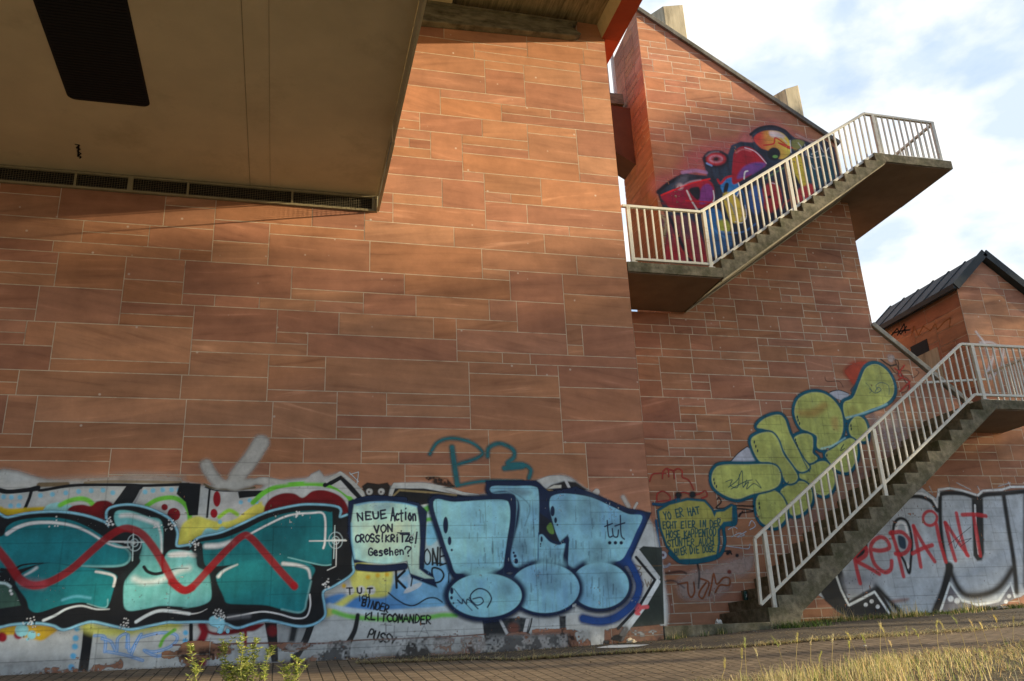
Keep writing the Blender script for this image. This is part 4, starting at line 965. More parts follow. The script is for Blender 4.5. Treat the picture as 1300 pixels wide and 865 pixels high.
        ca = me.color_attributes.new('paint', 'FLOAT_COLOR', 'POINT')
        ca.data.foreach_set('color', np.concatenate([s.rgb[vi, vj], a[vi, vj][:, None]], 1).astype(np.float32).ravel())
        o = link(name, me, parent)
        if lab: o['label'] = lab
        return o
BK = (16, 17, 19); WH = (150, 152, 152); NAVY = (14, 26, 50); LB = (114, 160, 190); DR = (92, 12, 16); TEAL = (18, 98, 106); LT = (92, 148, 150); SKYB = (110, 160, 200)
# --- 1. the older painted strip along the foot of the abutment
p = Paint(0.0, (-14, 548, 848, 862), res=0.009, seed=1)
p.fill('T', [(-20, 613), (75, 613), (150, 610), (225, 612), (260, 617), (325, 622), (345, 612), (410, 606), (437, 603), (467, 632), (490, 636), (496, 618), (545, 614), (590, 630), (640, 622), (700, 606), (722, 606), (745, 622), (790, 645), (826, 662), (842, 730), (843, 800), (780, 815), (620, 825), (420, 836), (240, 848), (100, 855), (-20, 860)], (146, 149, 148), soft=5, worn=.25, mottle=.08)
# pale overspray and tan remains above the strip
p.line('A', [(0, 165), (60, 185), (230, 165), (420, 150), (620, 140), (800, 120), (1100, 135)], 36, (150, 148, 142), a=.55, soft=40)
p.line('A', [(240, 172), (410, 168)], 26, (92, 78, 58), soft=6, sm=False); p.line('A', [(520, 160), (690, 152), (1100, 158)], 16, (104, 88, 60), a=.8)
p.line('A', [(0, 200), (60, 212), (150, 206), (232, 185), (250, 205), (420, 178), (560, 172), (780, 172), (900, 176), (1150, 168)], 17, BK)
p.line('A', [(0, 206), (60, 214), (230, 196)], 24, BK)
p.line('A', [(192, 205), (180, 250), (150, 322)], 17, BK)
p.fill('A', [(775, 172), (882, 172), (850, 220), (800, 296), (684, 296), (730, 235)], (22, 24, 26), sm=False); p.line('A', [(860, 205), (815, 295)], 12, (120, 122, 124), sm=False)
p.fill('A', [(1115, 178), (1160, 176), (1160, 320), (1130, 250)], BK, sm=False)
p.dots('A', [(22, 245), (70, 248), (122, 248), (65, 300), (115, 298), (247, 237), (320, 230), (402, 221), (480, 213), (557, 208), (628, 205), (688, 220), (885, 215), (933, 207), (992, 203), (1047, 202), (1092, 205)], 15, (98, 150, 190), soft=5)
p.fill('A', [(0, 305), (60, 318), (270, 306), (268, 338), (120, 352), (30, 372), (0, 360)], (196, 146, 22), soft=8)
p.fill('A', [(265, 338), (290, 295), (355, 278), (390, 290), (440, 300), (430, 345), (330, 348)], (120, 168, 200), soft=6)
p.line('A', [(368, 296), (420, 270), (490, 256), (540, 268), (566, 292)], 26, (92, 158, 52), soft=8)
p.fill('A', [(412, 330), (440, 302), (500, 292), (555, 300), (590, 274), (650, 268), (690, 290), (700, 330), (670, 400), (560, 372), (470, 348)], (86, 10, 14), soft=6)
p.fill('A', [(905, 310), (960, 270), (1050, 255), (1120, 290), (1150, 380), (1110, 420), (1040, 380), (960, 340)], (150, 152, 150), soft=6)
p.line('A', [(895, 300), (960, 262), (1050, 250), (1115, 278), (1150, 330), (1160, 400)], 26, (86, 152, 48), soft=6)
p.dot('A', 1004, 308, 20, (100, 14, 18)); p.dot('A', 1060, 352, 40, (96, 12, 18))
p.fill('C', [(40, 350), (168, 358), (160, 450), (150, 550), (95, 552), (75, 470), (20, 420)], BK, sm=False)
p.fill('C', [(10, 735), (40, 640), (70, 590), (140, 555), (210, 572), (290, 590), (380, 570), (470, 500), (562, 462), (575, 545), (430, 612), (300, 668), (170, 700), (60, 740)], (188, 176, 78), soft=10, col2=(170, 160, 70))
p.fill('C', [(168, 690), (190, 640), (220, 628), (265, 640), (300, 618), (340, 640), (390, 605), (430, 610), (320, 672), (200, 698)], (112, 164, 198), soft=8)
p.fill('C', [(232, 392), (390, 402), (400, 452), (560, 440), (470, 500), (380, 568), (290, 578), (218, 562)], (148, 148, 146), sm=False, soft=4)
p.line('C', [(222, 392), (206, 560)], 12, BK, sm=False); p.dot('C', 266, 450, 23, (118, 14, 22), ry=48); p.dot('C', 248, 538, 22, (118, 14, 22), ry=28)
p.line('C', [(190, 362), (250, 385), (390, 392), (495, 380)], 12, (70, 60, 40)); p.line('C', [(195, 378), (260, 398), (390, 404)], 8, BK); p.fill('C', [(392, 400), (598, 398), (530, 432), (402, 446)], BK, sm=False)
p.dots('C', [(412, 470), (465, 458), (508, 468), (285, 590)], 13, (98, 150, 190)); p.line('C', [(280, 560), (340, 520), (390, 545)], 22, (120, 160, 50), soft=8)
p.line('C', [(570, 470), (650, 420), (780, 392), (900, 388), (1010, 412), (1080, 480)], 52, (150, 152, 152), soft=10)
p.fill('C', [(560, 540), (560, 490), (600, 442), (670, 415), (740, 418), (790, 442), (850, 402), (930, 398), (1020, 435), (1065, 500), (1066, 575), (1000, 560), (900, 500), (760, 505), (640, 535)], (88, 10, 14), soft=6)
p.line('C', [(486, 472), (560, 408), (650, 372), (780, 358), (900, 360), (1000, 385), (1060, 428), (1092, 470)], 28, (86, 152, 46), soft=6)
p.line('C', [(200, 242), (225, 290), (275, 350)], 62, (142, 142, 138), a=.92, soft=22, dry=.5); p.line('C', [(535, 108), (470, 210), (400, 300), (380, 350)], 92, (146, 145, 140), a=.92, soft=24, dry=.5)
p.line('C', [(280, 360), (400, 362), (470, 350)], 44, (140, 140, 136), a=.9, soft=18, dry=.4); p.fill('C', [(455, 358), (500, 326), (560, 318), (630, 330), (690, 360)], (142, 142, 138), soft=14)
p.fill('C', [(800, 350), (840, 300), (890, 275), (912, 300), (925, 352)], (140, 140, 138), soft=12, sm=False)
p.fill('C', [(1012, 330), (1060, 380), (1110, 440), (1060, 430), (1000, 385), (950, 362)], (150, 152, 150), sm=False); p.line('C', [(925, 366), (1015, 308), (1090, 395), (1140, 445)], 26, BK, sm=False); p.line('C', [(935, 345), (1018, 290), (1080, 350), (1165, 450)], 15, (148, 148, 146), sm=False, dry=.3)
p.line('C', [(1075, 290), (1130, 345)], 6, WH, sm=False); p.line('C', [(1130, 285), (1080, 300)], 5, WH, sm=False); p.line('C', [(1130, 285), (1120, 360)], 5, WH, sm=False)
# between the teal and the blue letters
p.line('E', [(0, 45), (70, 8), (150, 70), (250, 172)], 22, (140, 140, 136), sm=False, dry=.3); p.line('E', [(0, 75), (68, 36), (130, 90), (205, 178)], 26, BK, sm=False)
p.fill('E', [(215, 95), (250, 70), (330, 80), (390, 70), (410, 98), (392, 180), (240, 176)], (32, 26, 22), soft=8, holes=.28, sm=False)
p.fill('E', [(640, 30), (720, 30), (800, 45), (850, 100), (700, 80)], (40, 30, 24), soft=10, holes=.42, sm=False)
p.fill('E', [(405, 178), (440, 110), (640, 110), (860, 150), (1060, 165), (1060, 205), (690, 210), (590, 230)], (18, 18, 20), sm=False, soft=5)
p.line('E', [(404, 178), (436, 82), (640, 84), (790, 108), (905, 145), (1010, 160)], 22, (146, 147, 144), sm=False, dry=.3); p.line('E', [(430, 160), (470, 122), (690, 138), (860, 158)], 13, (110, 96, 66), sm=False, dry=.3)
p.dots('E', [(265, 132), (347, 131)], 22, (140, 140, 138), soft=6); p.dots('E', [(262, 134), (344, 134)], 8, (60, 55, 50))
p.fill('E', [(620, 230), (700, 230), (760, 420), (810, 600), (640, 640), (650, 330)], (132, 152, 160), soft=8, sm=False); p.line('E', [(640, 262), (670, 245)], 40, (70, 130, 60), soft=12); p.line('E', [(655, 325), (700, 318)], 26, (70, 130, 60), soft=10); p.line('E', [(690, 450), (735, 400)], 26, (84, 140, 60), soft=10); p.fill('E', [(660, 360), (720, 350), (750, 430), (690, 500), (655, 480)], (96, 148, 185), soft=14)
p.fill('F', [(-60, 335), (60, 290), (180, 300), (420, 175), (640, 85), (790, 80), (830, 200), (800, 330), (740, 400), (420, 415), (160, 408), (0, 380)], (62, 108, 158), soft=16, col2=(96, 142, 180), grad=[(300, 330), (520, 160)])
p.line('F', [(400, 210), (520, 190), (600, 200)], 40, (140, 160, 175), a=.7, soft=24)
p.fill('F', [(130, 150), (190, 70), (330, 110), (420, 130), (418, 240), (380, 310), (280, 320), (190, 310), (100, 370), (30, 425), (-30, 450), (-30, 400), (60, 340), (140, 270)], (186, 170, 88), soft=16, worn=.3)
p.dots('F', [(90, 238), (255, 178), (322, 166), (385, 160)], 15, (196, 140, 40), soft=10)
p.line('F', [(-10, 372), (90, 398), (300, 420), (560, 410), (800, 392)], 30, (152, 166, 182), soft=12); p.line('F', [(20, 415), (150, 452), (400, 468), (640, 458), (760, 440), (860, 440)], 28, (92, 152, 66), soft=14)
p.text('F', 'ONE', (640, 95), (800, 95), 110, 11, BK); p.line('F', [(700, 80), (760, 85)], 9, BK)
p.text('F', 'K', (440, 250), (530, 248), 125, 13, BK); p.text('F', 'D', (700, 225), (800, 222), 100, 12, BK); p.line('F', [(810, 150), (808, 215)], 8, BK)
p.fill('F', [(500, 285), (540, 240), (620, 215), (610, 245), (540, 282)], (158, 162, 164), soft=5); p.line('F', [(545, 170), (545, 235)], 30, (140, 158, 175), soft=10); p.line('F', [(560, 180), (550, 238)], 9, BK)
p.line('F', [(395, 285), (450, 330), (520, 368), (580, 370), (660, 325), (720, 322), (765, 350)], 9, (20, 24, 34))
p.dots('F', [(132, 270), (207, 268), (276, 268)], 30, (172, 174, 172), soft=10); p.text('F', 'TUT', (112, 292), (318, 286), 38, 9, BK, fill_=.55)
p.text('F', 'ICH', (188, 340), (272, 332), 34, 7, BK); p.text('F', 'BINDER', (212, 372), (395, 422), 46, 9, BK); p.text('F', 'KLITCOMANDER', (232, 470), (690, 500), 52, 9.5, BK); p.text('F', 'PUSSY', (250, 590), (440, 650), 58, 10, BK)
p.text('F', 'TLLA', (340, 575), (690, 590), 70, 4, (70, 70, 72), a=.7); p.line('F', [(730, 545), (790, 560), (800, 590)], 5, (110, 110, 112), a=.6)
# foot of the strip
p.line('F', [(185, 440), (165, 540), (120, 640), (110, 745)], 38, (24, 24, 26), soft=6, taper=(.7, 1.0), dry=.35); p.line('F', [(135, 605), (70, 690), (25, 745)], 32, (22, 22, 22), dry=.3); p.line('F', [(60, 640), (10, 690)], 24, (70, 64, 34), soft=12)
p.fill('F', [(1038, 462), (1160, 455), (1190, 560), (1235, 690), (1180, 700), (1070, 690), (1052, 580)], (24, 25, 28), sm=False, soft=6, worn=.35)
p.line('F', [(-10, 625), (90, 620), (180, 612), (300, 606), (470, 602), (700, 590), (900, 582), (1060, 570)], 8, (84, 52, 38))
p.fill('F', [(455, 735), (480, 660), (540, 612), (585, 612), (600, 690), (640, 640), (690, 720), (640, 735)], (22, 22, 22), soft=8, worn=.4); p.fill('F', [(915, 608), (950, 605), (990, 690), (955, 698)], (26, 24, 24), soft=6, worn=.3)
p.clear('F', [(640, 600), (900, 585), (1050, 580), (1060, 690), (880, 720), (690, 730)], soft=14, holes=.50); p.clear('F', [(150, 700), (440, 690), (640, 700), (620, 740), (150, 762)], soft=10, holes=.58); p.clear('F', [(-20, 628), (110, 622), (60, 690), (-20, 700)], soft=8, holes=.45)
# dark shapes and white arrow under and right of the blue letters
p.fill('H', [(-20, 540), (90, 540), (230, 530), (300, 540), (285, 640), (310, 720), (150, 750), (-20, 780)], (26, 28, 30), soft=8, sm=False, worn=.3)
p.fill('H', [(72, 545), (92, 545), (150, 655), (130, 665)], (150, 150, 150), sm=False); p.fill('H', [(270, 540), (298, 540), (270, 650), (245, 650)], (150, 150, 150), sm=False); p.line('H', [(312, 540), (300, 600), (282, 650)], 10, BK); p.dot('H', 180, 610, 40, (86, 52, 42), soft=20)
p.fill('H', [(508, 520), (556, 520), (556, 628), (545, 700), (500, 690), (512, 630)], (22, 22, 24), soft=8, sm=False, worn=.3)
p.clear('H', [(300, 640), (480, 628), (720, 622), (725, 735), (480, 750), (300, 745)], soft=12, holes=.46); p.clear('H', [(835, 615), (1250, 590), (1260, 720), (835, 745)], soft=5); p.clear('H', [(130, 668), (290, 655), (300, 760), (140, 770)], soft=10, holes=.35)
p.fill('H', [(728, 620), (832, 618), (830, 735), (738, 742)], (158, 158, 154), sm=False)
p.fill('H', [(1060, 60), (1110, 20), (1245, 30), (1262, 580), (1070, 598), (1020, 600), (1225, 300), (1215, 240)], (34, 40, 36), sm=False, soft=4, worn=.2)
p.fill('H', [(1060, 90), (1170, 240), (1160, 290), (1080, 440), (955, 590), (900, 610), (730, 612), (560, 620), (560, 520), (900, 480)], (150, 150, 146), sm=False, soft=4)
p.text('H', 'B', (1030, 245), (1130, 240), 75, 7, (84, 62, 34), a=.8); p.text('H', 'OW', (1070, 320), (1180, 310), 55, 7, (84, 62, 34), a=.8); p.line('H', [(1010, 172), (1240, 160)], 6, (84, 62, 34), a=.7)
p.line('H', [(1076, 60), (1218, 245)], 30, (148, 150, 150), sm=False); p.line('H', [(1060, 100), (1195, 262), (1090, 440), (930, 610)], 22, (20, 20, 22), sm=False, dry=.3); p.line('H', [(1218, 275), (1110, 460), (985, 625)], 34, (168, 174, 180), sm=False)
p.line('H', [(985, 620), (950, 680)], 46, (80, 78, 76), soft=14, dry=.6); p.fill('H', [(880, 690), (905, 660), (945, 662), (950, 700)], (24, 24, 26), soft=6); p.fill('H', [(825, 700), (865, 700), (862, 735), (828, 735)], (26, 26, 28), soft=6)
p.line('H', [(1060, 470), (1075, 440), (1090, 470), (1060, 500), (1080, 505)], 24, (205, 70, 74), soft=6); p.line('H', [(1100, 460), (1140, 455)], 28, (205, 70, 74), soft=6)
p.fill('G', [(300, 130), (420, 78), (540, 88), (500, 110), (360, 140)], (146, 146, 142), soft=8, worn=.3); p.fill('G', [(370, 190), (430, 140), (520, 112), (600, 120), (680, 175), (560, 200)], (24, 22, 22), soft=10, sm=False); p.fill('G', [(400, 168), (450, 142), (500, 140), (500, 162)], (150, 148, 140), soft=4, sm=False); p.line('G', [(528, 105), (555, 160)], 20, (150, 150, 150), sm=False); p.line('G', [(370, 172), (440, 178)], 10, (120, 100, 60))
p.line('G', [(925, 225), (960, 285)], 34, (140, 138, 134), a=.8, soft=18); p.line('G', [(1000, 300), (1020, 265)], 20, (140, 138, 134), a=.8, soft=8); p.dot('G', 742, 188, 22, (140, 138, 134), soft=8)
# lower left: dots, black stem, small blue tag, orange cloud
p.fill('B', [(-20, 530), (90, 505), (390, 520), (330, 590), (280, 615), (230, 605), (70, 575), (-20, 600)], (190, 140, 26), soft=10, col2=(150, 120, 40)); p.dot('B', 15, 590, 34, (110, 16, 26), soft=8); p.dot('B', 125, 575, 30, (110, 30, 40), soft=8)
p.dot('B', 150, 542, 46, (112, 164, 200), soft=6); p.dot('B', 218, 575, 30, (112, 164, 200), soft=6); p.dots('B', [(190, 605), (265, 573)], 10, (112, 164, 200))
p.fill('B', [(575, 505), (645, 525), (625, 680), (605, 822), (535, 825), (560, 660)], BK, sm=False, soft=4)
p.dots('B', [(530, 530), (520, 597), (515, 655), (503, 720), (490, 795)], 21, (72, 136, 188), soft=8); p.dots('B', [(1275, 560), (1272, 615), (1275, 755)], 18, (72, 136, 188), soft=8)
p.line('B', [(590, 512), (700, 548), (850, 548), (1000, 520), (1210, 505)], 58, (160, 162, 82), soft=36, dry=.4)
for st in ([(650, 580), (720, 590), (720, 690)], [(700, 600), (760, 620), (800, 690), (810, 600), (870, 570), (870, 660)], [(880, 575), (890, 690), (960, 580)], [(900, 715), (930, 640), (970, 570)], [(740, 690), (850, 710), (980, 750)], [(970, 590), (1100, 560), (1200, 570), (1215, 610), (1160, 660), (1060, 690), (990, 680)], [(1000, 690), (1080, 720), (1150, 700)]):
    p.line('B', st, 16, (62, 116, 180), soft=6); p.line('B', st, 5, (170, 190, 205), a=.7)
p.line('B', [(1100, 650), (1130, 590), (1200, 540)], 20, (86, 140, 50), soft=8); p.clear('B', [(1122, 695), (1190, 695), (1190, 728), (1122, 728)], soft=4); p.clear('B', [(1205, 688), (1248, 688), (1248, 715), (1205, 715)], soft=4); p.clear('B', [(620, 800), (780, 770), (830, 720), (830, 800)], soft=10, holes=.5); p.clear('B', [(-20, 830), (400, 800), (640, 806), (640, 850), (-20, 880)], soft=12, holes=.55)
# lower middle: dark red brush marks, black columns
p.line('D', [(175, 545), (190, 590), (165, 650)], 44, (104, 12, 22), soft=12); p.fill('D', [(180, 560), (260, 590), (400, 560), (555, 535), (500, 580), (440, 588), (330, 608), (230, 605)], (92, 14, 20), soft=8); p.line('D', [(440, 580), (440, 680)], 16, (100, 20, 28), soft=6); p.dot('D', 170, 770, 36, (104, 14, 24), soft=16)
p.line('D', [(108, 545), (108, 700), (150, 800)], 20, BK, sm=False); p.fill('D', [(556, 530), (632, 535), (640, 770), (600, 772)], BK, sm=False); p.dot('D', 605, 580, 34, (86, 18, 20), soft=14)
p.fill('D', [(632, 545), (840, 545), (815, 650), (640, 655)], (120, 122, 122), sm=False, worn=.3); p.fill('D', [(720, 545), (765, 545), (740, 650), (700, 650)], (30, 30, 32), soft=12, sm=False); p.line('D', [(840, 545), (800, 650), (735, 760)], 38, (24, 24, 26), dry=.25)
p.line('D', [(0, 668), (250, 664), (590, 656), (830, 660), (1060, 650)], 9, (84, 50, 38)); p.clear('D', [(70, 672), (290, 672), (380, 700), (240, 740), (80, 790)], soft=14, holes=.38); p.clear('D', [(600, 665), (840, 668), (760, 700), (640, 690)], soft=8, holes=.3); p.clear('D', [(760, 740), (1000, 740), (1150, 765), (760, 775)], soft=8, holes=.35)
p.fill('T', [(-20, 838), (120, 832), (240, 822), (420, 814), (620, 806), (840, 792), (850, 812), (640, 838), (420, 848), (200, 858), (-20, 866)], (84, 78, 72), a=.62, soft=7, sm=False, worn=1.0, col2=(44, 40, 38))
p.fill('T', [(360, 818), (620, 808), (720, 806), (720, 822), (600, 830), (380, 842)], (140, 140, 138), a=.8, soft=5, sm=False, holes=.52)
p.fill('T', [(220, 826), (440, 812), (700, 806), (840, 800), (840, 812), (640, 832), (240, 850)], (24, 22, 22), a=.8, soft=5, sm=False, holes=.60)
p.build('old_graffiti', abut, 0.0030, W1R)

# --- 2. teal letters with the red wave
p = Paint(0.0, (-14, 632, 452, 812), res=0.009, seed=2)
def jn(*parts):
    o = []
    for zk, pts in parts: o += [(ZM[zk][0] + x * ZM[zk][2], ZM[zk][1] + y * ZM[zk][2]) for x, y in pts]
    return o
sil = jn(('A', [(-60, 400), (50, 378), (180, 352), (320, 343), (430, 350), (540, 372), (640, 408), (664, 430), (658, 340), (700, 310), (790, 300), (880, 315), (960, 345), (1032, 388), (1074, 460), (1072, 548), (1150, 546)]), ('C', [(105, 745), (160, 692), (290, 662), (420, 608), (560, 543), (700, 506), (830, 490), (1002, 506), (1012, 566), (1095, 570)]), ('D', [(1088, 160), (1085, 228), (980, 300), (908, 340), (915, 430), (915, 490), (850, 535), (760, 545), (640, 520), (560, 510), (480, 530), (390, 555), (320, 530), (200, 518), (20, 522)]), ('B', [(1200, 478), (1130, 482), (920, 525), (850, 520), (760, 500), (640, 475), (560, 490), (440, 530), (370, 502), (260, 485), (100, 492), (0, 512), (-60, 515)]))
p.fill('T', sil, BK, grow=5, soft=8, a=.38); p.fill('T', sil, (106, 152, 190), grow=2.8, soft=1.4); p.fill('T', sil, BK, soft=1.2, grow=.3, mottle=.2)
l1 = jn(('A', [(-60, 520), (20, 480), (45, 425), (130, 385), (300, 370), (430, 387), (540, 432), (650, 500), (770, 558), (800, 600), (780, 650), (700, 672), (500, 668), (330, 650), (260, 650), (100, 692), (50, 696), (-60, 690)]))
p.fill('T', l1, TEAL, soft=1, col2=(16, 78, 84)); p.line('A', [(500, 668), (700, 668), (775, 648), (795, 600), (770, 562), (690, 530)], 10, (120, 190, 190), a=.55, soft=8)
l1b = jn(('B', [(105, 205), (200, 125), (330, 82), (500, 102), (680, 122), (798, 165), (790, 220), (742, 378), (690, 386), (570, 352), (420, 372), (270, 420), (205, 400), (180, 330)]))
p.fill('T', l1b, (20, 102, 108), soft=1, col2=(16, 82, 88)); p.line('B', [(660, 140), (760, 160), (790, 185), (780, 240)], 14, (190, 210, 210), soft=6); p.line('B', [(740, 330), (735, 378), (690, 386), (600, 360)], 6, (130, 196, 190), a=.5); p.line('B', [(170, 165), (215, 140), (250, 115)], 18, (170, 200, 200), a=.8, soft=10, taper=(.5, 1))
p.line('B', [(430, 335), (520, 310), (620, 322)], 12, (84, 150, 170), a=.7, soft=12)
p.fill('B', [(-30, 205), (50, 212), (110, 290), (142, 372), (-30, 398)], (46, 70, 60), soft=6, sm=False); p.line('B', [(-10, 218), (40, 222), (72, 245)], 14, (150, 165, 165), soft=6); p.dots('B', [(72, 272), (80, 293)], 10, (190, 200, 200))
p.line('A', [(10, 690), (80, 690), (140, 660), (265, 648)], 20, BK, taper=(1, .2))
# light middle letter
l2 = jn(('A', [(704, 338), (790, 330), (900, 366), (988, 402), (992, 600), (1000, 640), (1010, 600), (1050, 568), (1150, 575)]), ('D', [(110, 92), (140, 140), (150, 190), (215, 230), (230, 310), (225, 395), (150, 432), (60, 442)]), ('B', [(1298, 388), (1200, 378), (1100, 375), (1000, 395), (900, 410), (858, 390), (848, 330), (852, 230), (880, 170), (960, 80)]), ('A', [(850, 610), (868, 540), (840, 470), (715, 425)]))
p.fill('T', l2, LT, soft=1.2, col2=(70, 128, 126), grad=None)
p.fill('A', [(690, 440), (760, 470), (850, 540), (862, 590), (820, 680), (770, 740), (745, 740), (760, 700), (800, 640), (800, 590), (770, 555)], (18, 26, 28), soft=26, a=.9)
p.line('A', [(740, 360), (800, 358), (900, 388), (960, 410)], 22, (176, 208, 208), soft=14); p.line('A', [(960, 410), (982, 480), (985, 580)], 10, (170, 206, 206), soft=8); p.line('A', [(878, 672), (900, 700), (945, 715), (990, 708)], 17, BK); p.line('A', [(990, 600), (992, 690), (1010, 700)], 12, BK)
p.line('A', [(820, 745), (880, 765), (980, 752), (1080, 700), (1150, 680)], 26, (180, 208, 208), a=.8, soft=26); p.line('A', [(1030, 695), (1080, 682), (1150, 680)], 9, (36, 70, 72), taper=(1, .3)); p.line('A', [(1050, 602), (1130, 600)], 20, (180, 210, 210), soft=10)
p.line('D', [(-20, 118), (60, 108), (130, 122)], 22, (180, 210, 210), a=.9, soft=12); p.fill('D', [(120, 90), (175, 100), (190, 190), (240, 240), (240, 300), (215, 240), (150, 190)], (20, 30, 32), soft=24, a=.8)
# right letter
l3 = jn(('C', [(170, 712), (300, 690), (420, 645), (560, 575), (700, 535), (840, 520), (950, 530), (970, 560), (965, 840)]), ('D', [(950, 182), (900, 182), (820, 165), (700, 135), (560, 150), (420, 165), (330, 182), (230, 188), (190, 170), (178, 60)]))
p.fill('T', l3, (18, 94, 100), soft=1, col2=(14, 70, 76)); l3b = jn(('D', [(262, 260), (300, 210), (420, 158), (560, 146), (660, 120), (780, 150), (862, 200), (840, 270), (812, 400), (800, 450), (765, 470), (660, 450), (560, 425), (420, 420), (330, 412), (305, 370)]))
p.fill('T', l3b, (20, 100, 106), soft=1.2, col2=(16, 82, 86))
p.line('D', [(275, 250), (310, 215), (390, 178)], 18, (190, 212, 210), a=.9, soft=9, taper=(1, .3)); p.line('D', [(670, 172), (760, 182), (820, 205), (835, 260)], 20, (190, 210, 210), soft=9, taper=(1, .5)); p.line('D', [(840, 280), (812, 400), (800, 450), (760, 470), (660, 450)], 8, (120, 190, 186), a=.6, soft=8); p.line('D', [(200, 65), (280, 62), (360, 40)], 26, (180, 206, 206), soft=14)
p.line('C', [(440, 680), (560, 615), (700, 552), (840, 536), (920, 548), (925, 700), (915, 750)], 11, (180, 206, 206), soft=5); p.line('D', [(960, 178), (900, 180), (700, 134)], 7, (120, 190, 186), a=.6)
# shine on the black shadow, highlights, bursts
p.line('B', [(300, 475), (380, 440), (460, 395), (560, 375), (660, 398), (750, 398)], 16, (160, 168, 178), soft=6, taper=(1, .3)); p.line('B', [(935, 485), (1010, 440), (1090, 410), (1180, 412), (1300, 430)], 18, (160, 168, 178), soft=6); p.line('D', [(0, 465), (100, 478), (160, 470), (205, 448)], 9, (170, 176, 180), taper=(1, .2)); p.line('D', [(330, 500), (420, 485), (540, 465), (640, 478), (740, 505), (810, 495), (835, 430), (832, 360)], 8, (176, 180, 184)); p.line('D', [(340, 500), (460, 490)], 22, (90, 92, 98), a=.6, soft=16)
p.line('A', [(45, 470), (110, 430), (200, 405), (320, 402), (440, 420), (540, 460), (640, 520), (720, 550), (790, 552)], 14, (184, 208, 208), soft=6, taper=(1.5, .4)); p.line('A', [(660, 518), (800, 520)], 9, (180, 206, 206)); p.line('D', [(830, 34), (1055, 32)], 6, (184, 200, 200), sm=False)
for zk, cx_, cy_ in (('A', 820, 525), ('D', 990, 30)):
    p.line(zk, [(cx_ + 42 * math.cos(t), cy_ + 50 * math.sin(t)) for t in np.linspace(0, 5.9, 10)], 5, (140, 156, 162), a=.75, closed=True); p.line(zk, [(cx_ + 22 * math.cos(t), cy_ + 24 * math.sin(t)) for t in np.linspace(0, 5.9, 8)], 5, (150, 166, 170), a=.75, closed=True); p.dot(zk, cx_ - 6, cy_, 10, (190, 200, 204), soft=8); p.line(zk, [(cx_ - 5, cy_ - 90), (cx_ - 12, cy_ + 110)], 5, (150, 170, 176), sm=False); p.line(zk, [(cx_ - 60, cy_), (cx_ + 60, cy_ - 4)], 5, (160, 176, 180), sm=False)
p.line('D', [(995, 40), (992, 188), (940, 212)], 5, (170, 180, 184), sm=False)
for zk, cx_, cy_, r_ in (('A', 672, 400, 28), ('A', 1045, 412, 36), ('B', 208, 482, 45), ('B', 852, 498, 40), ('C', 135, 725, 32), ('D', 285, 488, 36), ('D', 938, 300, 34)): p.burst(zk, cx_, cy_, r_, 16)
p.fill('D', [(222, 505), (260, 490), (312, 520), (300, 590), (270, 595), (270, 565), (225, 545)], (106, 156, 192), soft=6); p.dot('D', 332, 582, 12, (106, 156, 192), ry=16)
p.burst('D', 285, 480, 34, 16); p.burst('A', 320, 400, 30, 8, False); p.burst('C', 755, 550, 30, 9, False); p.burst('A', 950, 430, 26, 8, False)
p.line('A', [(-40, 540), (0, 585), (60, 660), (120, 745), (200, 785), (300, 765), (430, 690), (560, 575), (660, 490), (740, 442), (800, 440), (870, 475), (940, 560), (1000, 660), (1060, 765), (1120, 815), (1170, 800)], 40, (112, 16, 20), a=.93, soft=7); p.line('D', [(-10, 285), (60, 332), (120, 310), (240, 180), (340, 75), (420, 5), (470, 12), (560, 110), (660, 225), (740, 312)], 39, (112, 14, 18), a=.93, soft=7); p.dot('D', 735, 305, 22, (128, 16, 22), soft=6)
p.line('A', [(150, 770), (260, 780)], 40, (150, 60, 70), a=.4, soft=30)
p.build('teal_graffiti', abut, 0.0042, W1R, 'teal graffiti letters with black shadow crossed by a wavy red line')

# --- 3. blue throw-up and the speech bubble
p = Paint(0.0, (430, 605, 842, 800), res=0.009, seed=3)
T1 = [(705, 200), (850, 203), (1040, 190), (1190, 190), (1225, 225), (1230, 320), (1210, 460), (1190, 600), (1185, 655), (1110, 690), (900, 695), (850, 680), (822, 600), (770, 450)]
T2 = [(25, 150), (180, 148), (310, 150), (345, 200), (345, 450), (340, 640), (340, 690), (280, 700), (200, 712), (165, 690), (150, 620), (180, 450), (192, 260), (160, 200), (30, 196)]
T2b = [(345, 640), (345, 500), (370, 480), (420, 530), (480, 552), (530, 540), (515, 640), (508, 700), (420, 700), (345, 700)]
T3 = [(420, 250), (450, 210), (540, 200), (700, 225), (850, 290), (960, 340), (1055, 355), (1010, 470), (960, 580), (900, 660), (750, 670), (590, 715), (548, 690), (550, 500), (490, 530), (430, 350)]
p.fill('G', [(-20, 110), (330, 110), (420, 190), (600, 150), (960, 300), (1120, 330), (960, 690), (800, 720), (100, 740)], NAVY, soft=8, sm=False)
OV = NAVY
for zk, P_, gw in (('G', T3, 34), ('G', T2, 34), ('G', T2b, 16), ('E', T1, 36)): p.fill(zk, P_, NAVY, grow=gw, soft=16, mottle=.05)
p.line('G', [(1040, 370), (960, 560), (900, 690)], 80, (22, 48, 92), soft=30); p.line('H', [(1000, 120), (1060, 230), (1080, 330), (1030, 440), (920, 530), (800, 560), (680, 540)], 60, (20, 50, 100), soft=24)
def ell(cx_, cy_, rx, ry): return [(cx_ + rx * math.cos(t), cy_ + ry * math.sin(t)) for t in np.linspace(0, 6.2832, 17)[:-1]]
LBK = dict(soft=5, col2=(92, 132, 156), mottle=.14)
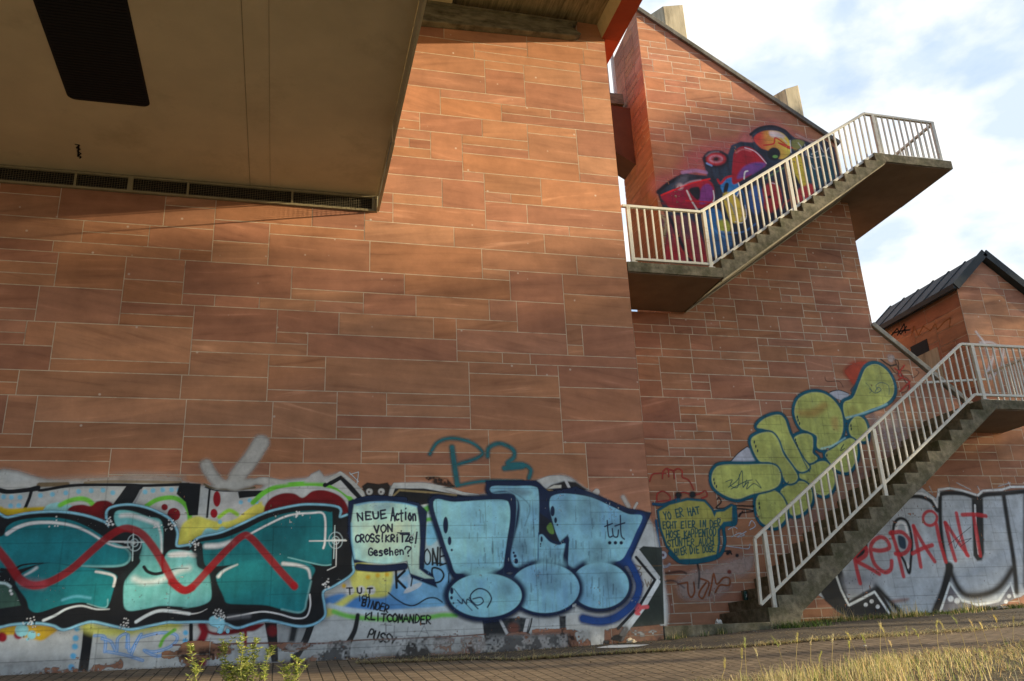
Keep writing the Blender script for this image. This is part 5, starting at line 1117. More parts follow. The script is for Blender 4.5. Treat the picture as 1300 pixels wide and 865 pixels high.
p.fill('G', T3, LB, **LBK); p.fill('G', T2, LB, **LBK); p.line('G', [(345, 470), (340, 690)], 9, (30, 60, 90)); p.fill('G', T2b, LB, **LBK); p.fill('E', T1, (118, 166, 194), soft=5, col2=(104, 150, 176), mottle=.08)
p.fill('G', [(20, 195), (150, 195), (195, 250), (190, 350), (165, 520), (120, 640), (100, 700), (70, 740), (220, 720), (170, 690), (155, 600), (205, 400), (215, 280), (180, 215), (110, 180)], NAVY, soft=12)
p.line('G', [(150, 180), (240, 235), (285, 300), (250, 420)], 9, (70, 100, 115), a=.7, soft=6); p.fill('G', [(110, 175), (220, 165), (300, 190), (230, 215)], (70, 84, 92), a=.6, soft=22)
p.fill('G', [(350, 330), (420, 380), (490, 530), (440, 520), (380, 470), (350, 480)], (20, 24, 34), soft=6, sm=False); p.fill('G', [(400, 430), (430, 400), (450, 470), (420, 470)], (80, 110, 50), soft=6)
p.fill('G', [(490, 530), (545, 480), (555, 520), (530, 600), (545, 690), (580, 715), (510, 700), (512, 620), (528, 545)], NAVY, soft=10, sm=False)
o3, o2, o1 = ell(800, 302, 208, 165), ell(405, 322, 248, 178), ell(1060, 303, 250, 150)
p.fill('H', o3, NAVY, grow=34, soft=24); p.fill('H', o3, LB, **LBK); p.fill('H', o2, NAVY, grow=30, soft=22); p.fill('H', o2, LB, **LBK); p.fill('F', o1, NAVY, grow=34, soft=24); p.fill('F', o1, (118, 166, 194), soft=5, col2=(104, 150, 176))
p.fill('H', [(640, 40), (700, 60), (720, 160), (620, 180), (590, 100)], LB, a=0.0)
p.fill('G', [(380, 640), (480, 640), (520, 690), (420, 690), (330, 700)], LB, a=.8, soft=40); p.fill('G', [(700, 620), (860, 640), (800, 690), (680, 690)], LB, a=.8, soft=34); p.fill('E', [(920, 660), (1120, 660), (1060, 720), (980, 720)], (118, 166, 194), a=.9, soft=34)
# streaky smudges
for (zk, x_, y_, rx, ry) in (('G', 690, 330, 80, 110), ('G', 900, 410, 60, 50), ('G', 760, 600, 60, 70), ('G', 230, 560, 60, 90), ('H', 900, 340, 80, 60), ('H', 420, 260, 90, 60), ('H', 840, 240, 60, 60), ('G', 440, 620, 40, 50), ('F', 1200, 250, 60, 60), ('G', 520, 300, 50, 60)): p.fill(zk, ell(x_, y_, rx, ry), (58, 78, 90), a=.7, soft=60, worn=.72)
for k in range(130):
    zk, xa_, xb_, ya_, yb_ = random.choice((('G', 560, 900, 260, 640), ('G', 370, 510, 560, 690), ('H', 270, 620, 190, 440), ('H', 700, 950, 180, 420), ('G', 200, 330, 250, 660), ('E', 900, 1190, 260, 650)))
    x_ = random.uniform(xa_, xb_); y_ = random.uniform(ya_, yb_); p.line(zk, [(x_, y_), (x_ + random.uniform(-3, 3), y_ + random.uniform(20, 80))], random.uniform(3, 9), (46, 66, 80), a=random.uniform(.3, .7), soft=6, sm=False, dry=.6)
for zk, x_, y_, rx, ry in (('E', 788, 362, 18, 58), ('E', 815, 470, 13, 30), ('E', 830, 533, 8, 9), ('G', 440, 320, 15, 36), ('G', 461, 382, 10, 20), ('G', 473, 414, 6, 7), ('G', 173, 605, 7, 8), ('G', 182, 628, 9, 11), ('G', 190, 664, 13, 17), ('G', 365, 512, 8, 20), ('G', 358, 545, 5, 7), ('G', 357, 560, 4, 5), ('F', 830, 272, 12, 24), ('F', 828, 320, 10, 12), ('F', 842, 357, 6, 7), ('E', 1272, 608, 13, 18), ('E', 1266, 574, 9, 10), ('E', 1256, 552, 6, 7)): p.dot(zk, x_, y_, rx, NAVY, ry=ry)
for st in ([(815, 385), (825, 490), (850, 492)], [(798, 425), (850, 405)], [(850, 440), (858, 490), (885, 495), (892, 450)], [(905, 350), (910, 480), (932, 512)], [(868, 422), (935, 400)]): p.line('G', st, 10, (16, 22, 46))
p.dots('G', [(832, 537), (871, 537), (911, 537)], 12, (14, 20, 42))
p.line('F', [(965, 350), (960, 300), (1010, 258), (1070, 272), (1102, 325), (1075, 385)], 9, NAVY); p.line('F', [(950, 320), (1000, 370), (1045, 350), (1030, 318), (975, 328)], 8, NAVY); p.line('F', [(845, 258), (900, 330), (970, 408)], 5, NAVY); p.line('F', [(870, 335), (900, 360), (905, 330), (930, 362), (940, 330), (1010, 395)], 8, NAVY)
p.build('blue_graffiti', abut, 0.0042, W1R, 'pale blue bubble letters with navy outlines')

p = Paint(0.0, (436, 618, 565, 755), res=0.007, seed=4)
bub = [(80, 95), (250, 65), (450, 58), (640, 80), (770, 115), (798, 300), (806, 500), (795, 690)]
tail = [(880, 865), (960, 905), (860, 905), (700, 850), (665, 712), (560, 735), (400, 745), (230, 730), (85, 690), (55, 500), (50, 300)]
p.fill('E', [(120, 200), (150, 185), (400, 180), (600, 205), (660, 270), (650, 480), (640, 660), (700, 700), (730, 790), (550, 720), (520, 610), (160, 620), (115, 420)], NAVY, soft=8, sm=False); p.line('E', [(190, 650), (350, 660), (505, 645)], 46, NAVY, soft=8); p.line('Q', [(120, 50), (300, 22), (640, 40)], 60, NAVY, soft=10)
p.fill('Q', bub + [(795, 800)] + tail[0:], (128, 172, 182), soft=12, sm=False, col2=(142, 164, 152), mottle=.12); p.fill('Q', [(180, 380), (330, 320), (620, 300), (560, 600), (260, 640)], (170, 166, 120), a=.5, soft=120, worn=.6); p.fill('Q', [(300, 90), (480, 80), (470, 160), (320, 170)], (80, 100, 118), a=.6, soft=60); p.line('Q', [(55, 300), (60, 500), (90, 690)], 16, (80, 140, 190), a=.6, soft=16); p.line('Q', [(110, 98), (250, 72), (450, 64), (640, 84), (770, 118)], 14, (60, 120, 200), a=.6, soft=14)
TX = (18, 22, 40)
p.text('Q', 'NEUE', (118, 268), (455, 245), 84, 18, TX); p.text('Q', 'Action', (488, 268), (770, 266), 122, 17, TX, fill_=.95); p.text('Q', 'VON', (300, 402), (522, 385), 72, 16, TX); p.text('Q', 'CROSS!KRiTZ', (95, 505), (700, 500), 80, 16, TX); p.text('Q', 'el', (680, 505), (790, 520), 102, 15, TX); p.text('Q', 'Gesehen', (240, 655), (640, 640), 88, 16, TX); p.text('Q', '?', (640, 665), (735, 655), 120, 18, TX)
p.line('Q', [(560, 405), (690, 405)], 14, TX); p.dot('Q', 600, 384, 9, TX)
p.build('speech_bubble', abut, 0.0054, W1R, 'pale blue painted speech bubble with German lettering')

# --- 4. teal B3 tag above the blue letters
p = Paint(0.0, (540, 550, 680, 620), res=0.009, seed=5)
for st, w_ in (([(388, 98), (415, 58), (465, 44), (530, 60), (566, 92), (545, 112), (485, 132)], 13), ([(463, 75), (470, 130), (480, 196)], 20), ([(583, 105), (588, 76), (625, 62), (668, 82), (672, 108), (650, 130), (700, 132), (728, 150), (722, 180)], 16), ([(640, 146), (700, 140)], 20), ([(440, 215), (560, 190), (700, 190)], 12)): p.line('Z', st, w_, (28, 84, 90), a=.85, soft=8)
p.build('tag', abut, 0.003, W1R, 'thin teal B3 tag on bare stone')
# --- 5. tower wall: yellow-green letters
YE = (158, 162, 86); TO = (14, 66, 80)
p = Paint(YT, (820, 440, 1190, 790), res=0.011, scale=0.0131, seed=6)
p.fill('K', [(385, 165), (450, 108), (545, 108), (500, 200), (455, 265), (420, 230)], (150, 56, 36), a=.75, soft=26)
for st, w_ in (([(640, 90), (700, 130), (740, 125)], 14), ([(720, 60), (760, 150), (800, 230), (850, 300)], 9), ([(690, 120), (750, 190), (760, 110), (740, 90)], 7), ([(750, 170), (830, 170), (860, 215), (900, 180), (880, 160)], 5), ([(780, 200), (830, 230), (820, 300), (780, 320)], 6), ([(255, 210), (270, 240), (350, 240), (380, 280)], 5)): p.line('K', st, w_, (34, 30, 30), a=.8)
for st in ([(735, 150), (790, 200), (760, 230)], [(800, 130), (760, 200), (830, 240), (830, 330)], [(770, 310), (840, 240)]): p.line('K', st, 14, (140, 40, 30), a=.8, soft=6)
p.fill('K', [(690, 60), (730, 70), (720, 110), (690, 100)], (150, 140, 135), a=.6, soft=20)
p.fill('K', [(560, 480), (690, 470), (760, 430), (800, 520), (840, 700), (700, 760), (620, 640)], (160, 148, 142), a=.38, soft=80); p.fill('J', [(440, 770), (640, 700), (860, 520), (900, 560), (700, 780), (520, 830)], (150, 130, 120), a=.22, soft=60)
p.fill('J', [(160, 460), (200, 415), (250, 378), (290, 400), (315, 455), (240, 470)], (146, 146, 152), soft=5, sm=False); p.line('J', [(160, 462), (205, 412), (255, 376)], 5, BK); p.fill('K', [(285, 325), (350, 302), (420, 330), (370, 370)], (140, 140, 146), soft=5); p.line('K', [(290, 312), (350, 300), (415, 322)], 6, BK); p.fill('K', [(430, 300), (470, 262), (460, 330)], (60, 60, 64), soft=5)
b11 = ('K', [(385, 392), (450, 352), (495, 245), (538, 150), (608, 125), (680, 170), (722, 250), (722, 330), (664, 392), (560, 432), (440, 485), (398, 492)])
b6 = ('J', [(515, 195), (532, 122), (590, 86), (660, 84), (722, 120), (768, 190), (776, 285), (748, 350), (690, 388), (640, 382), (636, 320), (590, 292), (545, 270)])
b10 = ('J', [(815, 260), (850, 213), (892, 230), (912, 285), (905, 340), (860, 338), (822, 312)])
b9 = ('J', [(688, 412), (760, 362), (820, 333), (852, 362), (852, 440), (806, 512), (742, 500), (700, 452)])
b7 = ('J', [(538, 532), (600, 482), (680, 460), (725, 520), (728, 590), (684, 642), (620, 622), (560, 560)])
b8 = ('J', [(438, 624), (500, 582), (560, 570), (602, 612), (604, 680), (560, 735), (500, 752), (470, 700)])
b5 = ('J', [(513, 332), (560, 308), (606, 320), (612, 372), (610, 412), (636, 442), (595, 466), (560, 440), (530, 382)])
b4 = ('J', [(308, 268), (350, 225), (420, 204), (456, 226), (482, 300), (522, 380), (562, 450), (592, 492), (542, 512), (490, 452), (440, 372), (400, 302), (345, 278)])
b3 = ('J', [(275, 352), (310, 312), (380, 300), (420, 340), (450, 420), (500, 490), (528, 542), (510, 572), (470, 572), (430, 502), (380, 462), (318, 452)])
b2 = ('J', [(303, 682), (330, 632), (380, 614), (432, 640), (467, 700), (467, 760), (420, 812), (368, 812), (320, 772)])
b1 = ('J', [(60, 552), (76, 502), (120, 480), (250, 478), (390, 478), (432, 520), (428, 580), (380, 612), (280, 636), (200, 662), (130, 642), (76, 602)])
allb = [b11, b10, b9, b7, b8, b6, b5, b4, b3, b2, b1]
for zk, P_ in allb: p.fill(zk, P_, TO, grow=24 if zk == 'J' else 32, soft=9, mottle=.08)
for zk, P_ in allb:
    p.fill(zk, P_, TO, grow=15 if zk == 'J' else 20, soft=6); p.fill(zk, P_, YE, soft=5, col2=(126, 126, 64), mottle=.14, worn=.35)
    p.line(zk, P_, 7, (178, 186, 104), a=.5, soft=5, closed=True)
p.fill('K', [(60, 440), (160, 430), (250, 380), (270, 420), (200, 480), (90, 480)], (128, 96, 46), a=.7, soft=30); p.fill('K', [(300, 500), (340, 490), (345, 570), (310, 560)], (150, 100, 60), a=.5, soft=30); p.fill('K', [(400, 440), (450, 400), (470, 450), (420, 470)], (110, 100, 46), a=.6, soft=30)
p.line('K', [(400, 490), (480, 470), (600, 430), (680, 395)], 14, (120, 160, 165), a=.8, soft=10); p.line('J', [(660, 388), (720, 372), (790, 330)], 10, (130, 168, 175), a=.8, soft=8)
for st in ([(555, 300), (545, 275), (520, 190)],): p.line('K', [(535, 250), (575, 300), (560, 320)], 4, (34, 60, 60))
p.line('K', [(620, 300), (605, 270), (640, 248), (690, 270), (695, 330)], 5, (24, 60, 74)); p.line('K', [(560, 290), (600, 320), (640, 300), (620, 280), (600, 310)], 6, (24, 60, 74)); p.line('K', [(365, 700), (385, 672), (362, 715), (390, 700)], 6, (24, 50, 50))
for st in ([(135, 570), (170, 560), (160, 590), (200, 600), (210, 530)], [(150, 600), (200, 560), (225, 510), (230, 600), (250, 560)], [(230, 600), (260, 570), (250, 610), (290, 580), (330, 605), (300, 560)], [(165, 610), (240, 570), (280, 560)]): p.line('J', st, 5, (20, 56, 60))
for x_, y_ in ((70, 558), (74, 578), (84, 596), (292, 352), (300, 376), (310, 400), (528, 215), (532, 232), (540, 250), (318, 690), (320, 712), (518, 340), (522, 358), (528, 372), (690, 425), (822, 262), (824, 280)): p.dot('J', x_, y_, 4, (16, 40, 46), ry=9)
p.line('J', [(530, 380), (560, 450), (596, 516)], 6, TO); p.line('J', [(440, 570), (470, 578), (480, 570)], 6, TO)
p.build('yellow_graffiti', tower_wall, 0.0030, TR, 'yellow-green bubble letters with dark teal outlines')

# --- 6. small yellow text bubble, red scrawl, brown tag
p = Paint(YT, (822, 590, 965, 790), res=0.010, scale=0.0131, seed=7)
for st in ([(20, 135), (35, 98), (70, 92), (110, 92)], [(90, 120), (95, 80), (120, 66), (125, 110)], [(120, 70), (150, 80), (155, 120)], [(150, 80), (175, 66), (198, 80), (200, 112), (235, 130), (262, 180)], [(60, 245), (62, 205), (95, 190), (130, 215), (132, 240)], [(60, 245), (130, 240)], [(160, 225), (200, 195), (250, 208), (290, 205), (325, 188), (335, 215), (305, 228)]): p.line('I', st, 9, (136, 44, 36), a=.85, soft=4)
p.fill('I', [(170, 690), (230, 640), (360, 600), (500, 556), (590, 536), (592, 600), (540, 650), (470, 665), (460, 720), (400, 770), (320, 790), (200, 775)], (156, 142, 134), a=.55, soft=34, worn=.5)
for st in ([(228, 690), (232, 745), (248, 772), (266, 742), (262, 690)], [(330, 690), (300, 730), (290, 762), (310, 778), (330, 740), (345, 690), (300, 670)], [(345, 762), (360, 700), (372, 642), (388, 700), (425, 665), (458, 668), (455, 705), (405, 705), (380, 745)], [(225, 690), (175, 700)]): p.line('I', st, 11, (104, 56, 28), soft=4)
p.line('I', [(360, 740), (375, 770), (372, 810)], 4, (150, 130, 110)); p.line('I', [(280, 580), (292, 640), (288, 720)], 12, (40, 34, 32), a=.8, soft=6); p.dots('I', [(457, 632)], 12, (96, 44, 34), soft=6); p.dots('I', [(448, 530), (500, 542), (460, 522)], 9, (24, 22, 24), soft=6); p.line('I', [(425, 520), (455, 518), (470, 535)], 8, (30, 28, 30))
for st in ([(390, 235), (400, 225), (412, 250), (385, 280), (430, 282), (465, 262)], [(500, 285), (560, 290), (585, 300), (520, 310), (510, 330), (530, 300)], [(480, 268), (590, 272)]): p.line('I', st, 8, (30, 26, 26), a=.9, soft=4)
for st in ([(440, 490), (500, 498), (560, 505), (570, 480)], [(470, 440), (510, 420), (540, 430), (500, 440), (550, 410)], [(450, 400), (480, 385), (500, 395)], [(565, 380), (580, 350), (600, 380), (570, 400)]): p.line('I', st, 6, (150, 152, 156), a=.75)
p.line('I', [(60, 500), (70, 570), (100, 605), (130, 590)], 14, (140, 140, 146), a=.7, soft=8); p.dot('I', 92, 540, 22, (140, 140, 146), soft=6); p.dot('I', 92, 540, 9, (60, 30, 36)); p.line('I', [(110, 640), (190, 630), (220, 640)], 12, (50, 34, 32), a=.7, soft=8); p.line('I', [(90, 690), (150, 680), (210, 720)], 9, (40, 40, 46), a=.6, soft=6)
bub = [(72, 300), (130, 265), (230, 240), (320, 248), (358, 290), (376, 332), (386, 305), (430, 300), (472, 272), (472, 352), (425, 358), (392, 400), (395, 470), (385, 535), (290, 558), (185, 562), (120, 490), (84, 390)]
p.line('I', [(40, 260), (100, 262), (180, 232)], 18, (20, 60, 84), soft=8); p.line('I', [(55, 350), (66, 440), (74, 500)], 14, (26, 70, 100), soft=6)
p.fill('I', bub, TO, grow=15, soft=7, sm=False); p.line('I', [(130, 530), (190, 578), (300, 575), (400, 545), (432, 470), (428, 380), (490, 366), (488, 275)], 22, TO, soft=6); p.dots('I', [(178, 212), (255, 208)], 18, (22, 26, 26), soft=10)
p.fill('I', bub, (146, 142, 70), soft=5, sm=False, col2=(112, 108, 54)); TT = (18, 62, 68)
p.text('I', 'YO ER HAT', (100, 345), (298, 312), 42, 7, TT); p.text('I', 'ECHT EIER IN DER', (92, 394), (412, 384), 36, 6.5, TT); p.text('I', 'HOSE KAPPENTOD', (112, 450), (388, 434), 40, 6.5, TT); p.text('I', 'STUNTER AUCH', (118, 494), (375, 482), 38, 6.5, TT); p.text('I', 'HIER DIE DOSE', (158, 542), (380, 520), 36, 6.5, TT)
p.build('text_bubble', tower_wall, 0.0042, TR, 'small yellow painted text block with teal outline')

# --- 7. grey letters with red REPAINT over them
p = Paint(YT, (1034, 612, 1312, 790), res=0.011, scale=0.0131, seed=8)
GR = (152, 157, 161)
p.fill('L', [(10, 690), (40, 655), (130, 570), (240, 460), (330, 370), (470, 230), (560, 140), (640, 90), (720, 150), (735, 110), (870, 110), (970, 140), (990, 120), (1100, 112), (1300, 92), (1300, 650), (1210, 720), (1180, 725), (1060, 780), (900, 800), (500, 822), (220, 840), (150, 800), (90, 740)], GR, soft=6, sm=False, col2=(130, 134, 138), mottle=.12, worn=.2)
p.line('L', [(1235, 120), (1235, 660)], 30, (24, 26, 28), soft=20)
p.fill('L', [(40, 672), (140, 560), (175, 590), (200, 700), (220, 740), (300, 690), (372, 655), (420, 720), (480, 825), (220, 842), (150, 800), (80, 740)], (20, 22, 26), soft=8, sm=False)
p.line('L', [(165, 555), (185, 640), (200, 690)], 30, BK, soft=16); p.line('L', [(370, 655), (440, 730), (520, 815)], 34, BK, soft=20); p.fill('L', [(190, 600), (330, 590), (370, 640), (240, 700), (205, 690)], (120, 122, 128), soft=40)
p.line('L', [(138, 580), (172, 680), (216, 768), (290, 730), (365, 690), (400, 740), (450, 815)], 15, (168, 182, 200), soft=5, sm=False); p.dots('L', [(314, 765), (348, 745), (383, 776)], 12, (176, 182, 186))
p.line('L', [(560, 140), (620, 138), (690, 165), (730, 220), (742, 150), (760, 122), (870, 122), (960, 148), (1000, 130), (1105, 122), (1300, 104)], 30, BK, soft=10)
p.line('L', [(575, 120), (640, 122), (700, 150), (728, 198), (736, 100), (800, 92), (870, 104), (962, 132), (990, 106), (1100, 100), (1150, 84), (1300, 82)], 15, (180, 184, 188), soft=8, dry=.35, sm=False)
for x_, y_, x2, y2 in ((610, 80, 660, 60), (840, 60, 920, 100), (960, 80, 980, 120), (1080, 80, 1150, 60), (1130, 40, 1150, 80), (700, 120, 680, 80)): p.line('L', [(x_, y_), (x2, y2)], 7, (170, 174, 180), a=.6, soft=8)
p.line('L', [(742, 150), (748, 330), (770, 480), (800, 580)], 30, BK, soft=12); p.fill('L', [(925, 150), (992, 150), (998, 470), (985, 508), (958, 512), (935, 480)], (22, 24, 26), soft=10, sm=False); p.line('L', [(945, 190), (950, 330), (966, 470)], 15, (182, 186, 190), sm=False)
p.line('L', [(1110, 130), (1140, 330), (1165, 480), (1180, 620), (1185, 690)], 36, (22, 24, 26), soft=14); p.line('L', [(1160, 560), (1090, 660), (1000, 705), (900, 710), (845, 660), (800, 560)], 44, (24, 24, 26), soft=26); p.line('L', [(800, 540), (765, 680), (715, 805)], 52, BK, soft=14)
p.fill('L', [(745, 805), (800, 640), (870, 750), (1000, 770), (1090, 745), (1155, 640), (1180, 725), (1060, 785), (900, 805)], (96, 98, 106), soft=6, sm=False, col2=(60, 50, 48)); p.line('L', [(745, 805), (800, 640), (868, 738), (960, 765), (1080, 742), (1152, 640), (1175, 720)], 15, (168, 182, 200), soft=5, sm=False); p.dots('L', [(805, 730), (842, 742)], 17, (170, 178, 190), soft=6); p.dots('L', [(1142, 715), (1124, 747)], 12, (170, 178, 190), soft=5)
p.line('L', [(470, 380), (478, 300), (512, 266), (556, 290), (580, 390), (575, 500), (565, 580), (540, 520), (500, 450)], 20, BK, soft=8); p.line('L', [(488, 340), (504, 292), (540, 300), (558, 370)], 19, (178, 186, 192), soft=5); p.fill('L', [(500, 365), (540, 380), (545, 440), (510, 430)], (24, 44, 60), soft=8); p.fill('L', [(548, 510), (566, 540), (556, 555)], (190, 190, 190)); p.fill('L', [(240, 470), (270, 420), (320, 400), (320, 450), (270, 500)], (18, 20, 24), soft=8); p.line('L', [(265, 440), (300, 425)], 14, (190, 190, 190), taper=(.4, 1))
RD = (150, 30, 36)
for st in ([(246, 480), (262, 560), (282, 640)], [(246, 486), (290, 438), (318, 440), (312, 480), (262, 512)], [(272, 520), (330, 550), (392, 586)], [(345, 445), (400, 452), (450, 435), (436, 392), (398, 374), (356, 400), (342, 450), (366, 530), (420, 576), (458, 560), (464, 512)], [(462, 345), (490, 430), (532, 600)], [(455, 352), (520, 345), (566, 390), (562, 440), (530, 470), (486, 470)], [(590, 310), (612, 430), (632, 545)], [(590, 312), (650, 420), (712, 514)], [(585, 468), (640, 440), (698, 420)], [(722, 300), (742, 400), (776, 515)], [(772, 292), (800, 400), (832, 508)], [(776, 292), (840, 390), (905, 480)], [(838, 236), (862, 350), (898, 476)], [(872, 245), (940, 243), (1008, 252)], [(938, 250), (955, 360), (976, 480)]): p.line('L', st, 27, RD, a=.92, soft=7)
p.line('L', [(685 + 40 * math.cos(t), 265 + 42 * math.sin(t)) for t in np.linspace(0, 5.8, 9)], 20, RD, a=.92, soft=6, closed=True)
for st in ([(795, 270), (830, 440), (870, 360)], [(790, 420), (920, 315)], [(860, 430), (925, 380), (850, 400)]): p.line('L', st, 4, (40, 40, 44), sm=False)
p.fill('L', [(470, 735), (560, 725), (550, 745), (480, 755)], (110, 70, 54), a=.7, soft=14)
p.build('grey_graffiti', tower_wall, 0.0030, TR, 'grey and black letters overwritten with REPAINT in red')

# --- 8. many-coloured piece by the upper flight
p = Paint(YT, (815, 140, 1075, 350), res=0.011, scale=0.0131, seed=9); KW = 0.60
PK = (176, 92, 96)
p.fill('P', [(60, 330), (150, 290), (200, 230), (260, 170), (360, 130), (480, 120), (560, 100), (606, 120), (606, 300), (300, 420), (60, 420)], PK, a=.5, soft=80); p.fill('R', [(60, 130), (130, 90), (250, 60), (350, 110), (520, 200), (560, 260), (300, 260), (60, 230)], (170, 100, 100), a=.4, soft=50)
base = jn(('P', [(64, 410), (120, 362), (215, 305), (335, 318), (310, 220), (340, 185), (400, 180), (450, 200), (470, 150), (520, 130), (585, 135)]), ('R', [(130, 190), (110, 145), (160, 108), (240, 95), (320, 120), (380, 170), (470, 195), (560, 180), (620, 230), (655, 400), (520, 500), (390, 610), (200, 730), (0, 850)]), ('P', [(370, 800), (130, 795), (115, 560), (95, 500)]))
p.fill('T', base, (38, 36, 44), soft=2, sm=False, mottle=.25, col2=(40, 52, 66))
RE_ = (158, 24, 32)
p.fill('P', [(85, 425), (180, 385), (240, 365), (330, 340), (372, 375), (372, 450), (330, 490), (250, 498), (140, 495), (110, 470)], RE_, soft=8, col2=(120, 24, 50)); p.fill('P', [(300, 395), (335, 362), (366, 385), (366, 440), (340, 465), (296, 470)], (112, 50, 112), soft=10); p.fill('P', [(236, 395), (290, 380), (298, 430), (280, 450)], (30, 28, 34), soft=8); p.line('P', [(225, 400), (250, 455), (285, 510)], 13, (186, 180, 176), sm=False); p.line('P', [(370, 400), (374, 450), (350, 480)], 8, (200, 190, 190)); p.dot('P', 186, 376, 18, (200, 170, 170), soft=14); p.line('P', [(85, 425), (240, 362), (350, 335)], 12, (190, 30, 34)); p.line('P', [(220, 455), (380, 465)], 9, (170, 26, 30))
p.line('P', [(64, 408), (130, 355), (215, 310), (235, 330)], 24, (28, 28, 34), soft=10); p.fill('P', [(190, 320), (235, 318), (210, 360), (150, 380)], (90, 90, 100), a=.6, soft=20)
for r1, r2, c_ in ((70, 48, (30, 28, 34)), (54, 34, (168, 44, 48)), (38, 20, (176, 140, 156)), (30, 16, (150, 60, 64)), (15, 11, (24, 22, 26))): p.fill('P', [(385 + r1 * math.cos(t), 226 + r2 * math.sin(t)) for t in np.linspace(0, 6.28, 13)[:-1]], c_, soft=14)
p.line('P', [(335, 250), (360, 262)], 14, (110, 140, 200), soft=8)
p.fill('P', [(410, 380), (425, 340), (470, 325), (505, 345), (512, 400), (490, 440), (440, 430)], (44, 108, 164), soft=8); p.line('P', [(500, 340), (516, 390), (500, 430)], 8, (190, 200, 210)); p.line('P', [(395, 340), (410, 360), (440, 330), (470, 320)], 16, (170, 30, 36), soft=8); p.fill('P', [(436, 360), (455, 365), (440, 420), (425, 410)], (30, 30, 36), soft=6)
p.fill('P', [(425, 420), (480, 415), (535, 490), (548, 545), (520, 575), (470, 570), (440, 500)], (186, 166, 62), soft=10); p.line('P', [(545, 480), (552, 540), (530, 575), (490, 570)], 7, (200, 200, 190)); p.fill('P', [(325, 520), (390, 500), (430, 550), (450, 620), (400, 660), (340, 640)], (40, 96, 148), soft=12); p.fill('P', [(390, 570), (440, 560), (465, 600), (450, 630), (410, 620)], (150, 160, 60), soft=14); p.fill('P', [(80, 560), (110, 640), (100, 760), (130, 790), (330, 795), (300, 640), (220, 540)], (150, 34, 34), soft=16, col2=(70, 60, 70)); p.line('P', [(130, 545), (200, 700), (250, 790)], 26, (28, 30, 36), soft=10); p.line('P', [(85, 540), (110, 570), (100, 640)], 20, (150, 150, 110), a=.7, soft=14); p.fill('P', [(350, 650), (460, 640), (470, 700), (390, 760), (340, 740)], (50, 90, 130), soft=16); p.line('P', [(380, 620), (520, 630), (606, 580)], 10, (60, 110, 170), a=.8, soft=8)
p.fill('R', [(0, 330), (12, 255), (60, 222), (130, 240), (205, 325), (150, 372), (70, 420), (0, 450)], RE_, soft=8, col2=(130, 30, 40)); p.fill('R', [(70, 345), (140, 320), (205, 330), (140, 380), (40, 420), (30, 400)], (100, 60, 120), soft=14); p.line('R', [(75, 230), (140, 255), (205, 325)], 9, (200, 170, 180)); p.line('R', [(70, 420), (75, 380), (92, 372)], 12, (190, 190, 200))
p.line('R', [(108, 150), (160, 112), (240, 98), (320, 125), (355, 170)], 20, (28, 30, 36), soft=8); p.fill('R', [(128, 172), (190, 128), (290, 135), (346, 190), (352, 262), (292, 300), (220, 250), (170, 230)], (172, 56, 46), soft=8, col2=(186, 166, 66), grad=[(150, 200), (340, 230)]); p.fill('R', [(225, 130), (280, 135), (320, 165), (240, 165)], (190, 176, 180), a=.8, soft=16); p.line('R', [(190, 215), (250, 205), (265, 170), (350, 235), (280, 200), (390, 240)], 13, (170, 40, 32), soft=5); p.dot('R', 252, 268, 40, (28, 30, 32), soft=8); p.dot('R', 260, 284, 16, (96, 140, 70), ry=9, soft=6); p.line('R', [(350, 185), (356, 260)], 6, (200, 200, 190)); p.fill('R', [(360, 190), (400, 180), (440, 200), (400, 240), (370, 240)], (120, 120, 60), a=.8, soft=12)
p.fill('R', [(355, 285), (420, 285), (445, 400), (455, 470), (420, 460), (380, 390)], (180, 160, 56), soft=12); p.fill('R', [(455, 270), (540, 260), (600, 290), (642, 390), (560, 450), (500, 470), (450, 400)], (40, 84, 92), soft=14, col2=(30, 46, 56)); p.fill('R', [(395, 490), (480, 450), (500, 500), (420, 560), (390, 560)], (160, 50, 50), soft=14); p.fill('R', [(180, 490), (240, 440), (285, 470), (300, 560), (250, 620), (200, 610)], (150, 46, 48), soft=14); p.fill('R', [(100, 500), (160, 460), (190, 560), (150, 640), (110, 600)], (50, 80, 130), soft=14); p.line('R', [(240, 445), (270, 460), (280, 520)], 8, (190, 180, 186)); p.dot('R', 225, 530, 10, (24, 24, 30)); p.fill('R', [(330, 400), (370, 390), (400, 440), (380, 560), (340, 540)], (30, 34, 36), soft=10); p.line('R', [(200, 420), (320, 350), (330, 380)], 10, (90, 130, 80), a=.7, soft=8)
for st in ([(400, 200), (420, 230), (405, 245)], [(470, 225), (500, 260), (480, 270), (520, 250)], [(530, 210), (560, 260), (590, 230), (600, 280)], [(450, 275), (500, 290), (560, 280), (610, 300)], [(480, 330), (500, 360), (540, 350), (560, 420)], [(440, 210), (450, 270)]): p.line('R', st, 7, (176, 178, 180), a=.75, soft=4)
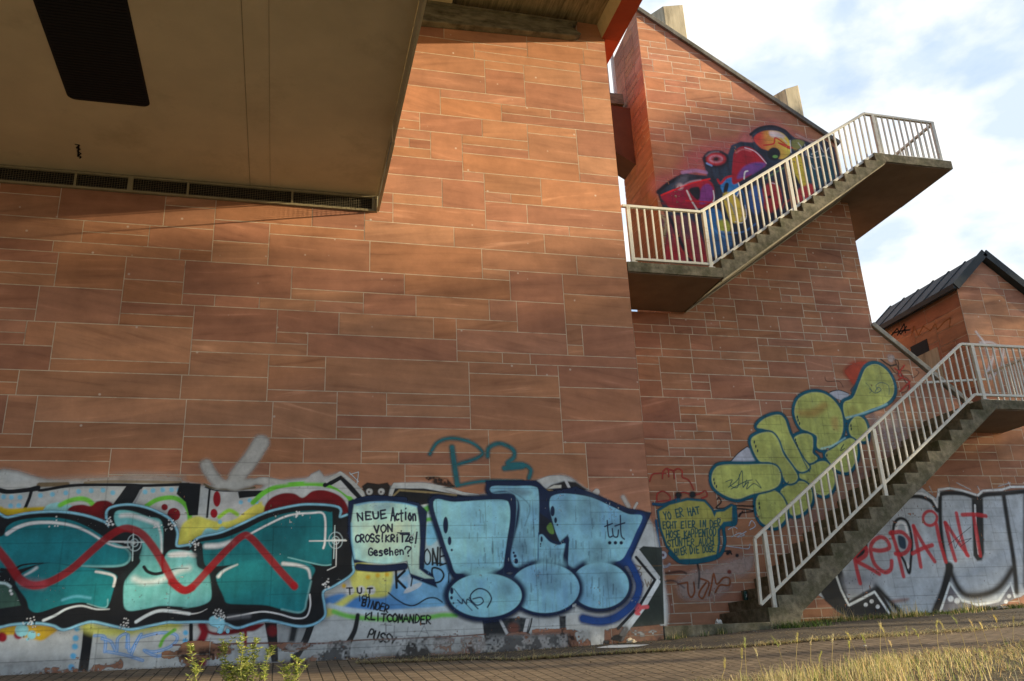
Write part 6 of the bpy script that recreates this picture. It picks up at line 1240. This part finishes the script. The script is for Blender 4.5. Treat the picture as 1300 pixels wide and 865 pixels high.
for st, w_, c_ in (([(190, 380), (240, 352), (300, 340)], 8, (214, 150, 160)), ([(200, 300), (270, 290), (330, 300)], 26, (150, 120, 160)), ([(330, 210), (360, 190), (400, 186)], 8, (120, 120, 130)), ([(430, 440), (470, 480), (500, 560)], 9, (60, 110, 170)), ([(520, 470), (540, 520), (520, 560)], 7, (220, 220, 210)), ([(340, 560), (380, 620), (440, 660)], 12, (70, 130, 180)), ([(150, 640), (190, 720), (260, 780)], 10, (170, 60, 50)), ([(90, 470), (180, 480), (260, 505)], 16, (110, 20, 30))): p.line('P', st, w_, c_, a=.7, soft=10)
for st, w_, c_ in (([(20, 260), (60, 240), (110, 250)], 10, (220, 120, 120)), ([(140, 330), (180, 345), (120, 390)], 12, (70, 60, 120)), ([(230, 150), (290, 160), (330, 200)], 10, (226, 210, 190)), ([(390, 150), (450, 180), (520, 215)], 22, (150, 130, 120)), ([(10, 470), (60, 500), (80, 600)], 14, (50, 110, 160)), ([(300, 600), (330, 560), (420, 520)], 12, (170, 70, 60))): p.line('R', st, w_, c_, a=.65, soft=12)
p.build('colourful_graffiti', tower_wall, 0.0030, TR, 'many-coloured graffiti in red, blue, purple and yellow')
KW = 0.48

# --- 9. faded marks on the hut and its side
p = Paint(YT, (1236, 415, 1312, 520), res=0.011, scale=0.0131, seed=10)
for st in ([(662, 405), (690, 440), (700, 455)], [(680, 450), (730, 450), (760, 470)], [(700, 470), (720, 540), (700, 590)], [(740, 480), (720, 600), (760, 560)], [(780, 470), (770, 560)]): p.line('X', st, 14, (150, 146, 150), a=.65, soft=10)
p.build('scrawl', hut_wall, 0.003, HR)
f = MB()
def side(st, w_):
    q = [at(1040 + x * .3006, 300 + y * .3006, 0, 13.69) for x, y in st]
    for a, b in zip(q[:-1], q[1:]): f.bar((13.684, a[1], a[2]), (13.684, b[1], b[2]), w_, .002, up=(1, 0, 0))
for st in ([(305, 420), (330, 390), (345, 415), (370, 380)], [(310, 410), (350, 400), (385, 395)], [(330, 420), (360, 370), (365, 410)]): side(st, .035)
f.build('scrawl', M['black'], hut_wall)
f = MB()
for st in ([(390, 420), (400, 380), (420, 420), (440, 380), (470, 400), (490, 370), (500, 395), (530, 360), (555, 345), (550, 385)],): side(st, .03)
f.build('scrawl', mat('faded_orange_paint', (.30, .12, .04), .9, 6, .2, 0), hut_wall)
